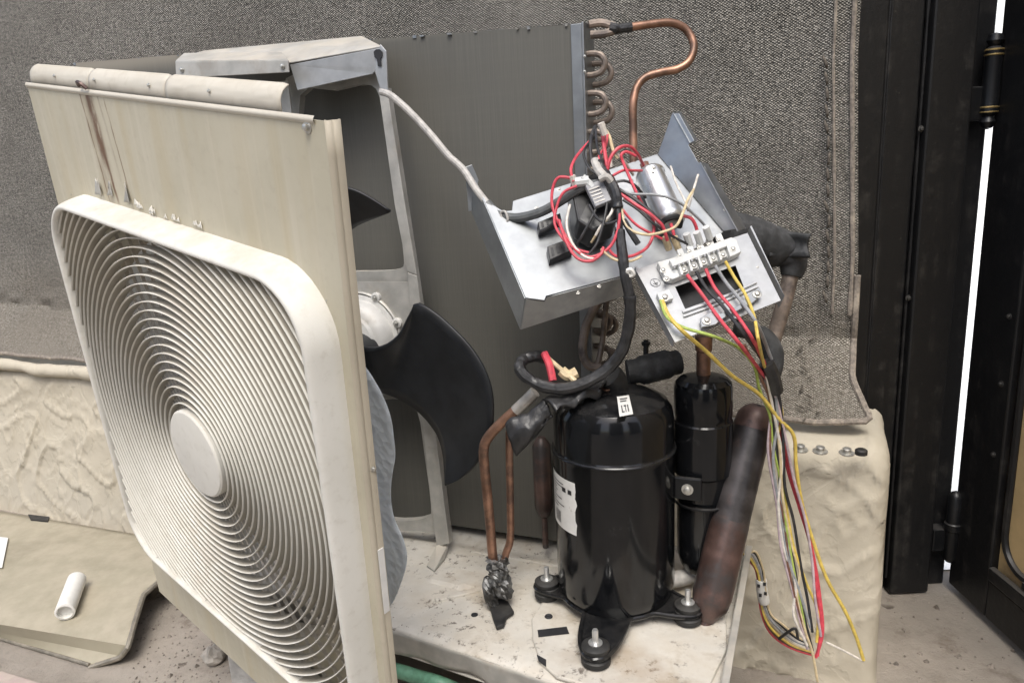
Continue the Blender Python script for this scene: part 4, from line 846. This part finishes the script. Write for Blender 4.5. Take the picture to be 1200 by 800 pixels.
# plate as four strips round its dark window
wn_ = [(791, 336), (862, 311), (872, 337), (803, 362)]; on_ = [(745, 316), (876, 273), (915, 352), (791, 401)]
m = MB(); vs = [tpt(*q) for q in on_ + wn_]; vs2 = [tpt(*q, -.0016) for q in on_ + wn_]
m.add(vs + vs2, [(i, (i + 1) % 4, 4 + (i + 1) % 4, 4 + i) for i in range(4)] + [(8 + i, 12 + i, 12 + (i + 1) % 4, 8 + (i + 1) % 4) for i in range(4)] + [(i, 8 + i, 8 + (i + 1) % 4, (i + 1) % 4) for i in range(4)] + [(4 + i, 4 + (i + 1) % 4, 12 + (i + 1) % 4, 12 + i) for i in range(4)])
tpl = m.build('terminal_plate', 'zinc_plate', cb)
m = MB(); m.sheet([tpt(*q, -.02) for q in ((780, 330), (866, 300), (880, 338), (800, 370))], .0015); m.build('window_back', 'black_plastic', tpl)
m = MB(); m.sheet([tpt(x, y, -.012) for x, y in ((876, 273), (915, 352), (916, 354), (878, 272))], .022); m.build('plate_fold', 'zinc_plate', tpl); m = MB(); m.sheet([tpt(x, y, -.008) for x, y in ((745, 316), (791, 401), (789, 402), (743, 317))], .014); m.build('plate_fold', 'zinc_plate', tpl)
for x, y in ((867, 296), (888, 313)): put(boltm, 'screw_hole', tpl, tpt(x, y, .0001), nrm, scale=.16)
m = MB(); m.tube([tpt(x, y, .0012) for x, y in ((800, 366), (840, 352), (886, 331))], .0018, 6); m.tube([tpt(x, y, .0012) for x, y in ((801, 371), (840, 357), (888, 336))], .0014, 6); m.build('pressed_line', 'zinc_plate', tpl)
# cable clamp
m = MB(); m.sheet([tpt(x, y, .006) for x, y in ((820, 374), (834, 365), (844, 368), (866, 358), (873, 349), (889, 337), (893, 346), (881, 356), (850, 372), (838, 381), (822, 384))], .003); cl_ = m.build('cable_clamp', 'galvanised', tpl, .0006)
for x, y in ((828, 376), (887, 345)): put(boltm, 'screw', cl_, tpt(x, y, .008), nrm, scale=.48)
m = MB(); m.sheet([tpt(x, y, .004) for x, y in ((769, 345), (784, 341), (789, 351), (774, 356))], .006); eb = m.build('earth_clip', 'terminal_grey', tpl, .001); put(boltm, 'screw', eb, tpt(779, 349, .007), nrm, scale=.48)
m = MB(); ec = tpt(768, 331, .0005); m.tube([ec + tx * (.0058 * cos(a)) + ty * (.0058 * sin(a)) for a in [2 * pi * i / 28 for i in range(28)]], .0004, 4, True)
for dx0, dx1, dy in ((-.003, .003, -.0006), (-.002, .002, -.002), (-.001, .001, -.0034)): m.tube([ec + tx * dx0 + ty * dy, ec + tx * dx1 + ty * dy], .0004, 4)
m.tube([ec + ty * .004, ec - ty * .0006], .0004, 4); m.build('earth_symbol', 'print_grey', tpl)
# terminal block
def bar(l, lo, hi_, name, mat, par, bev=.001): mm = MB(); mm.prism([tpt(x, y, lo) for x, y in l], nrm * (hi_ - lo)); return mm.build(name, mat, par, bev)
tb = bar([(769, 313), (783, 309), (855, 284), (861, 287), (866, 301), (858, 305), (787, 333), (778, 331)], .0008, .010, 'terminal_block', 'terminal_grey', cb)
bar([(783, 309), (847, 286), (850, 293), (787, 317)], .010, .017, 'barrier_row', 'terminal_grey', tb)
for i in range(6):
    f = i / 5; x0, y0 = 794 + 57 * f, 313 - 21.5 * f
    bar([(x0 - 1.2, y0 + .4), (x0 + 1.2, y0 - .4), (x0 + 5.6, y0 + 12.6), (x0 + 3.2, y0 + 13.4)], .010, .0165, 'barrier', 'terminal_grey', tb, .0005)
    if i < 5:
        x1, y1 = x0 + 6, y0 - 2.4
        t_ = bar([(x1 - 3.2, y1 + 2.4), (x1 + 3.2, y1), (x1 + 6.2, y1 + 8.6), (x1 - .2, y1 + 11)], .010, .0125, 'terminal_screw_plate', 'screw_metal', tb, .0004); put(boltm, 'screw', t_, tpt(x1 + 1.6, y1 + 5.8, .0125), nrm, scale=.36)
        bar([(x1 - 8, y1 - 15), (x1 - 1.5, y1 - 17.4), (x1 + 2, y1 - 9), (x1 - 4.6, y1 - 6.6)], .010, .0145, 'upper_terminal', 'plastic_white' if i in (2, 3, 4) else 'terminal_grey', tb, .0008)
        put(boltm, 'screw', tb, tpt(x1 - 3.5, y1 - 11.5, .0146), nrm, scale=.26)
for x, y in ((777, 317), (781, 327), (859, 292)): put(boltm, 'screw', tb, tpt(x, y, .0102), nrm, scale=.34)
m = MB()
for i in range(11): x0, y0 = 789 + 5.1 * i, 311.5 - 1.9 * i; m.add([tpt(x0, y0, .0173), tpt(x0 + 1.8, y0 - .7, .0173), tpt(x0 + 3, y0 + 1.8, .0173), tpt(x0 + 1.2, y0 + 2.5, .0173)], [(0, 1, 2, 3)])
m.build('print', 'print_grey', tb)
# capacitor
ca, cb_ = P(763, 204, .935), P(789, 262, .885); h = (cb_ - ca).length
m = MB(); m.lathe([(0, -.003), (.011, -.003), (.015, 0), (.0185, .001), (.0190, .003), (.0175, .005), (.0175, h - .01), (.0172, h - .004), (.012, h), (0, h)], ca - E2 * .008, cb_ - ca, 36, False); cap = m.build('capacitor', 'capacitor_metal', cb, sharp=50, label='silver cylindrical run capacitor')
m = MB(); m.tube([P(755, 192, .93), P(759, 202, .925)], .006, 8); m.tube([P(764, 196, .935), P(766, 204, .93)], .004, 8); m.build('terminal_boot', 'wire_brown', cap)
m = MB(); m.tube(px([(775, 262, .87), (781, 257, .862), (792, 254, .86), (797, 258, .865), (796, 266, .872)]), .0036, 8); m.build('rubber_ring', 'rubber', cap)
# relay and connector blocks
def blk(l, hvec, name, mat, par, bev=.001): mm = MB(); mm.prism(pl3(l), hvec); return mm.build(name, mat, par, bev)
fn = normal(flp); fn = fn if fn.dot(CAM - flp[0]) > 0 else -fn
rl = blk([(664, 236, .905), (700, 222, .918), (722, 262, .895), (716, 280, .885), (690, 292, .88), (672, 280, .885)], fn * .034, 'relay', 'black_plastic', cb, .003)
rf = blk([(685, 221, .862), (705, 214, .864), (716, 238, .852), (697, 246, .85)], fn * .006, 'relay_cap', 'print_grey', rl); 
m = MB()
for i in range(5): m.prism(pl3([(690 + i * 1.6, 222 + i * 3.8, .853 - i * .0015), (702 + i * 1.6, 217.5 + i * 3.8, .8535 - i * .0015), (702.6 + i * 1.6, 219 + i * 3.8, .853 - i * .0015), (690.6 + i * 1.6, 223.5 + i * 3.8, .8525 - i * .0015)]), fn * .0004)
m.build('print', 'cable_dusty', rl)
for l in ([(629, 268, .895), (655, 257, .9), (657, 266, .895), (631, 278, .89)], [(640, 296, .88), (667, 286, .885), (670, 300, .88), (643, 312, .872)]):
    b = blk(l, fn * .012, 'connector_block', 'black_plastic', cb, .001)
    m = MB()
    for i in range(4): 
        f0 = .12 + .22 * i; q0 = P(*l[0]).lerp(P(*l[1]), f0) + fn * .0126; q1 = P(*l[3]).lerp(P(*l[2]), f0) + fn * .0126; dx = (P(*l[1]) - P(*l[0])) * .1
        m.add([q0.lerp(q1, .2), q0.lerp(q1, .2) + dx, q0.lerp(q1, .8) + dx, q0.lerp(q1, .8)], [(0, 1, 2, 3)])
    m.build('sockets', 'print_black', b)
for x, y, s_ in ((629, 244, .25), (655, 222, .25), (766, 197, .3), (740, 212, .25), (850, 246, .25), (702, 335, .25), (677, 342, .3)): put(boltm, 'screw', cb, P(x, y, .86 if y > 300 else .90), fn, scale=s_)

# ------------------------------------------------------------------ wiring
sb = None; hn = thing('control_wiring', P(700, 220, .86), 'tangle of red, black and white leads inside the control box', 'wires')
def wire(par, l, r, mat, name='wire', label=None, n=7, fuzz=0):
    if par is sb: l = [(x, y, min(d, (tpt(x, y, .009) - CAM).dot(FW)) if x < 912 and y < 404 else d) for x, y, d in l]; l = [(x, y, min(d, (PW(x, y, .068 if y < 790 else .075) - CAM).dot(FW)) if x > 880 and y > 500 else d) for x, y, d in l]
    mm = MB(); mm.tube(px(l, n), r, 8); return mm.build(name, mat, par, label=label)
wr = .0018
wire(hn, [(672, 213, .86), (669, 199, .865), (674, 186, .875), (684, 173, .89), (692, 165, .90)], wr, 'wire_red')
wire(hn, [(671, 209, .86), (655, 208, .865), (648, 220, .868), (647, 240, .868), (655, 262, .862), (668, 284, .85), (680, 297, .84), (694, 301, .84), (712, 292, .838), (722, 276, .838), (726, 255, .84), (724, 235, .848)], wr, 'wire_red')
wire(hn, [(655, 258, .862), (664, 284, .846), (676, 302, .838), (692, 306, .835), (704, 298, .834), (707, 290, .838)], wr, 'wire_red')
wire(hn, [(712, 198, .862), (709, 180, .868), (707, 163, .875), (706, 150, .885)], wr * 1.3, 'wire_red')
wire(hn, [(711, 202, .862), (716, 184, .86), (726, 173, .862), (738, 172, .868), (747, 181, .88), (754, 194, .905)], wr * 1.15, 'wire_red')
wire(hn, [(730, 190, .862), (728, 182, .86), (734, 178, .862), (745, 183, .866)], wr, 'wire_red')
wire(hn, [(728, 185, .862), (736, 204, .858), (744, 222, .852), (752, 238, .85), (764, 254, .85), (766, 272, .848), (758, 290, .844), (740, 300, .84), (722, 300, .838), (714, 293, .838)], wr, 'wire_red')
wire(hn, [(726, 226, .85), (742, 238, .845), (758, 248, .84), (770, 258, .84), (777, 266, .842), (782, 282, .848)], wr * 1.1, 'wire_red')
wire(hn, [(801, 253, .86), (810, 256, .86), (815, 264, .862), (818, 276, .866)], wr * 1.1, 'wire_red')
wire(hn, [(786, 262, .862), (789, 272, .86), (791, 282, .86)], wr * 1.1, 'wire_red')
wire(hn, [(694, 192, .87), (692, 175, .875), (693, 160, .885), (698, 148, .90)], wr * 1.25, 'wire_black')
wire(hn, [(716, 212, .86), (707, 192, .866), (700, 172, .876), (698, 152, .89)], wr, 'wire_black')
wire(hn, [(725, 222, .85), (742, 232, .846), (760, 246, .842), (772, 258, .842), (777, 262, .844)], wr * 1.2, 'wire_black')
wire(hn, [(722, 220, .852), (740, 227, .846), (765, 228, .842), (785, 232, .842), (800, 240, .848), (812, 250, .856), (824, 262, .866), (830, 272, .87)], wr * .9, 'wire_grey')
wire(hn, [(728, 240, .848), (731, 258, .84), (740, 270, .836), (758, 275, .834), (776, 272, .834), (792, 265, .836), (800, 250, .842), (806, 234, .85), (813, 222, .86)], wr * .9, 'wire_cream')
wire(hn, [(716, 196, .862), (716, 184, .862), (722, 180, .866), (732, 190, .87), (742, 205, .885)], wr, 'wire_white')
wire(hn, [(806, 247, .86), (810, 232, .87), (814, 218, .885), (818, 205, .90)], .0014, 'wire_white')
wire(hn, [(822, 282, .87), (815, 262, .872), (805, 240, .885), (793, 216, .905), (786, 195, .93)], .0013, 'wire_white')
wire(hn, [(722, 240, .85), (712, 256, .846), (702, 270, .85), (693, 284, .86)], .0014, 'wire_cream')
wire(hn, [(708, 150, .89), (714, 160, .885), (718, 175, .88), (724, 186, .88)], .002, 'wire_cream')
for l, c in (([(676, 218, .858), (660, 226, .862), (652, 244, .864), (650, 262, .860), (660, 280, .852), (676, 292, .844), (690, 296, .842)], 'wire_red'), ([(700, 205, .862), (690, 196, .868), (684, 180, .88), (690, 168, .89), (698, 160, .89)], 'wire_black'), ([(704, 200, .862), (702, 184, .87), (710, 170, .875), (712, 158, .88)], 'wire_red'), ([(720, 214, .856), (732, 212, .856), (745, 218, .86), (757, 232, .868)], 'wire_black'), ([(718, 206, .858), (730, 200, .862), (742, 200, .872), (752, 200, .89)], 'wire_red'),
             ([(698, 246, .848), (690, 262, .846), (680, 280, .85), (672, 292, .858)], 'wire_black'), ([(722, 232, .85), (716, 250, .846), (706, 262, .846), (698, 276, .85)], 'wire_white'), ([(690, 240, .85), (700, 256, .845), (712, 262, .842), (724, 258, .842)], 'wire_black'), ([(648, 262, .868), (640, 268, .872), (633, 272, .876)], 'wire_black'), ([(712, 236, .85), (708, 258, .842), (700, 284, .84), (690, 298, .842)], 'wire_black'),
             ([(728, 244, .848), (744, 262, .845), (760, 272, .846), (776, 280, .85)], 'wire_red'), ([(730, 234, .848), (748, 246, .844), (766, 262, .842), (790, 278, .85), (806, 286, .858)], 'wire_black'), ([(704, 292, .838), (720, 304, .836), (738, 306, .838), (752, 300, .842)], 'wire_cream'), ([(668, 240, .868), (664, 262, .858), (670, 284, .848), (684, 300, .838), (700, 304, .836)], 'wire_white')): wire(hn, l, .0016, c)
for a, b, c in ((672, 212, 'wire_white'), (706, 150, 'wire_white'), (781, 284, 'wire_cream'), (792, 284, 'wire_cream'), (818, 278, 'terminal_grey'), (829, 272, 'terminal_grey'), (806, 280, 'terminal_grey')):
    m = MB(); m.tube([P(a - 2, b - 6, .861 if b < 260 else .853), P(a + 3, b + 8, .866 if b < 260 else .862)], .0042, 8); m.build('crimp_sleeve', c, hn)
m = MB(); m.tube(px([(702, 190, .868), (708, 203, .862), (716, 214, .852), (722, 228, .846), (724, 244, .846)]), [.0062 + .0016 * fbm((i * .5, 0, 0), 1) for i in range(25)], 10); m.build('taped_splice', 'black_tape', hn)
m = MB(); m.tube(px([(697, 188, .868), (701, 199, .86), (708, 207, .852)]), .0052, 9); m.tube(px([(703, 210, .85), (711, 207, .846), (716, 213, .848)]), .004, 8); m.build('masking_knot', 'cable_dusty', hn)
m = MB(); m.tube([P(674, 214, .862), P(690, 212, .86)], .006, 9); m.tube([P(682, 208, .86), P(694, 220, .86)], .005, 8); m.build('spade_joint', 'terminal_grey', hn)
m = MB(); m.tube(px([(731, 258, .842), (739, 272, .838), (748, 286, .836)]), [.0036] * 13, 8); m.build('taped_end', 'black_tape', hn)
m = MB(); m.tube(px([(726, 270, .842), (729, 295, .838), (732, 320, .836), (738, 348, .84)]), [.0062 + .001 * fbm((i * .5, 3, 0), 1) for i in range(19)], 10); m.tube(px([(724, 240, .846), (726, 256, .842), (727, 272, .842)]), .0034, 8); m.build('taped_tail', 'black_tape', hn)
m = MB(); m.tube(px([(735, 318, .832), (739, 316, .83), (742, 321, .832), (737, 323, .834)], 4, True), .0028, 6, True); m.build('cable_tie', 'plastic_white', hn)

# supply wires from the terminal block, falling to the right of the unit
sb = thing('supply_wires', P(948, 770, .97), 'loose bundle of coloured supply wires falling from the terminal block past the wall', 'wires')
w2 = .0021
wire(sb, [(805, 322, .832), (822, 344, .828), (842, 372, .828), (866, 402, .84), (892, 436, .865), (910, 462, .89), (916, 500, .915), (922, 545, .935), (936, 592, .95), (950, 640, .958), (957, 690, .962), (962, 730, .968), (958, 768, .972)], w2, 'wire_red')
wire(sb, [(827, 315, .836), (838, 338, .832), (858, 362, .83), (880, 394, .838), (896, 426, .862), (908, 455, .888), (914, 500, .912), (926, 552, .935), (940, 600, .95), (953, 650, .958), (961, 700, .965), (964, 740, .968), (956, 770, .974)], w2, 'wire_red')
wire(sb, [(816, 318, .835), (828, 338, .83), (848, 360, .828), (872, 392, .835), (894, 424, .858), (906, 460, .886), (908, 510, .91), (914, 560, .93), (921, 610, .944), (930, 660, .955), (940, 712, .965), (952, 762, .972)], w2, 'wire_black')
wire(sb, [(838, 311, .838), (850, 330, .834), (868, 352, .832), (886, 378, .836), (899, 408, .852), (908, 440, .878), (904, 490, .905), (912, 540, .925), (916, 590, .94), (926, 650, .952), (934, 700, .962), (944, 750, .97)], w2, 'wire_grey')
wire(sb, [(850, 306, .84), (860, 324, .836), (874, 346, .832), (884, 372, .834), (889, 400, .848), (898, 436, .872), (916, 480, .902), (910, 520, .918), (918, 562, .932), (922, 596, .942), (930, 640, .95), (944, 680, .958), (958, 716, .966), (957, 752, .97)], w2 * .9, 'wire_yellow')
wire(sb, [(776, 352, .822), (784, 370, .815), (800, 388, .812), (828, 412, .825), (858, 440, .85), (890, 462, .88), (912, 490, .90), (930, 510, .915), (933, 545, .93), (940, 590, .945), (955, 640, .955), (970, 680, .96), (990, 715, .965), (1003, 745, .972), (1012, 773, .978)], w2 * 1.1, 'wire_yellow')
wire(sb, [(774, 352, .824), (782, 372, .815), (802, 384, .812), (836, 394, .822), (866, 408, .838), (884, 430, .858), (890, 456, .88), (902, 486, .9), (906, 520, .915), (916, 570, .932), (922, 620, .945), (930, 668, .955), (940, 716, .965), (948, 756, .972)], w2 * .85, 'wire_green')
wire(sb, [(896, 440, .878), (903, 480, .9), (900, 530, .918), (910, 590, .938), (915, 640, .948), (928, 690, .958), (938, 730, .966), (946, 760, .97)], w2 * .8, 'wire_violet')
wire(sb, [(902, 440, .876), (908, 480, .898), (914, 530, .915), (917, 580, .934), (928, 640, .95), (937, 668, .956), (934, 700, .96), (944, 740, .966), (952, 764, .97), (958, 798, .975)], w2 * .85, 'wire_cream')
wire(sb, [(904, 436, .87), (914, 470, .892), (918, 520, .914), (920, 570, .93), (930, 610, .943), (938, 660, .953), (946, 700, .96), (952, 740, .966)], w2 * .9, 'wire_black')
wire(sb, [(906, 440, .874), (911, 490, .9), (906, 540, .92), (914, 600, .94), (922, 650, .95), (936, 690, .958), (950, 735, .966)], w2 * .9, 'wire_grey')
wire(sb, [(968, 752, .972), (985, 760, .975), (1004, 770, .978), (1012, 775, .98)], w2 * .7, 'wire_white')
for l, c in (([(872, 404, .84), (890, 440, .868), (904, 475, .895), (902, 520, .915), (908, 565, .93), (920, 615, .945), (924, 665, .953), (936, 715, .962), (950, 758, .97)], 'wire_brown'), ([(900, 436, .868), (912, 476, .894), (922, 520, .914), (930, 560, .93), (944, 610, .946), (952, 660, .955), (955, 700, .96), (962, 745, .968)], 'wire_violet'), ([(898, 440, .868), (906, 480, .894), (916, 540, .92), (912, 590, .936), (918, 640, .948), (932, 684, .957), (930, 720, .962), (946, 756, .968)], 'wire_white')): wire(sb, l, w2 * .85, c)
m = MB(); m.tube(px([(898, 425, .864), (905, 440, .872), (909, 458, .886)]), [.009] * 13, 10); m.build('taped_section', 'black_tape', sb)
lb = thing('lower_wire_bundle', PW(895, 690, .03), 'short bundle of thin wires wrapped in white tape curling out behind the muffler', 'wires')
cols = ['wire_red', 'wire_brown', 'wire_yellow', 'wire_cream', 'wire_white', 'wire_grey', 'wire_white', 'wire_black', 'wire_cream']
def PWD_(x, y, o): return PW(x, y, o)
for i, c in enumerate(cols):
    j = (i - 4) * 1.7; k = (i % 3 - 1) * 1.5
    pts = [PW(866 + i, 646 + i * .9, 0.083), PW(880 + j * .8, 650 - j * .6, 0.083 + k * .001), PW(890 + j * .7, 668 + k, 0.078), PW(893 + j * .55, 690, 0.072 + k * .002), PW(897 + j * .8, 716 + k, 0.068), PW(910 + j * 1.2, 736 + j * -.6, 0.064 + k * .002), PW(930 + j * .9, 752 - j * .8, 0.062), PW(955 - i * .8, 768 - i * 2.0, 0.068)]
    m = MB(); m.tube(crv(pts, 7), .0017, 7); m.build('wire', c, lb)
m = MB(); m.tube(crv([PW(892, 678, 0.072), PW(893, 692, 0.070), PW(896, 706, 0.068)], 6), [.0075, .0082, .0085, .0084, .008, .0083, .0084, .008, .0085, .0086, .0083, .008, .0072], 14); tpw = m.build('white_tape', 'label_white', lb)
m = MB()
for x, y in ((889, 686), (896, 684), (891, 697), (897, 695)): m.box(PW(x, y, 0.080), W1, W2, Z, .004, .002, .0045)
m.build('print', 'print_black', tpw)
m = MB(); m.tube(crv([PW(913, 748, 0.073), PW(922, 741, 0.078), (PW(932, 736, 0.078)), PW(935, 748, 0.073)], 5), .0022, 7); m.build('wire', 'wire_black', lb)

# hose, stone
m = MB(); m.tube(crv([PZ(380, 790, .02), PZ(420, 782, .09), PZ(455, 783, .150), PZ(490, 793, .155), PZ(530, 806, .150), PZ(600, 840, .05), PZ(640, 870, .012)], 6), .0095, 12); o = m.build('garden_hose', 'hose_green'); tag(rebase(o, PZ(462, 781, .04)), 'green hose passing under the front lip of the base pan', 'hose')
m = MB(); vs = []
import itertools
c0 = PZ(253, 775, .0)
for i in range(9):
    th_ = pi * i / 8
    for j in range(14):
        a = 2 * pi * j / 14; d = V((sin(th_) * cos(a), sin(th_) * sin(a), cos(th_))); r = .019 * (1 + .5 * fbm(d + V((3, 1, 0)), 1.2, 3)); vs.append(c0 + V((d.x * r, d.y * r, .013 + d.z * r * .8)))
m.add(vs, [(i * 14 + j, i * 14 + (j + 1) % 14, (i + 1) * 14 + (j + 1) % 14, (i + 1) * 14 + j) for i in range(8) for j in range(14)]); tag(rebase(m.build('stone', 'stone'), c0), 'small grey stone on the ground below the front panel', 'stone')

for o in bpy.data.objects:
    if '_o' in o: del o['_o']
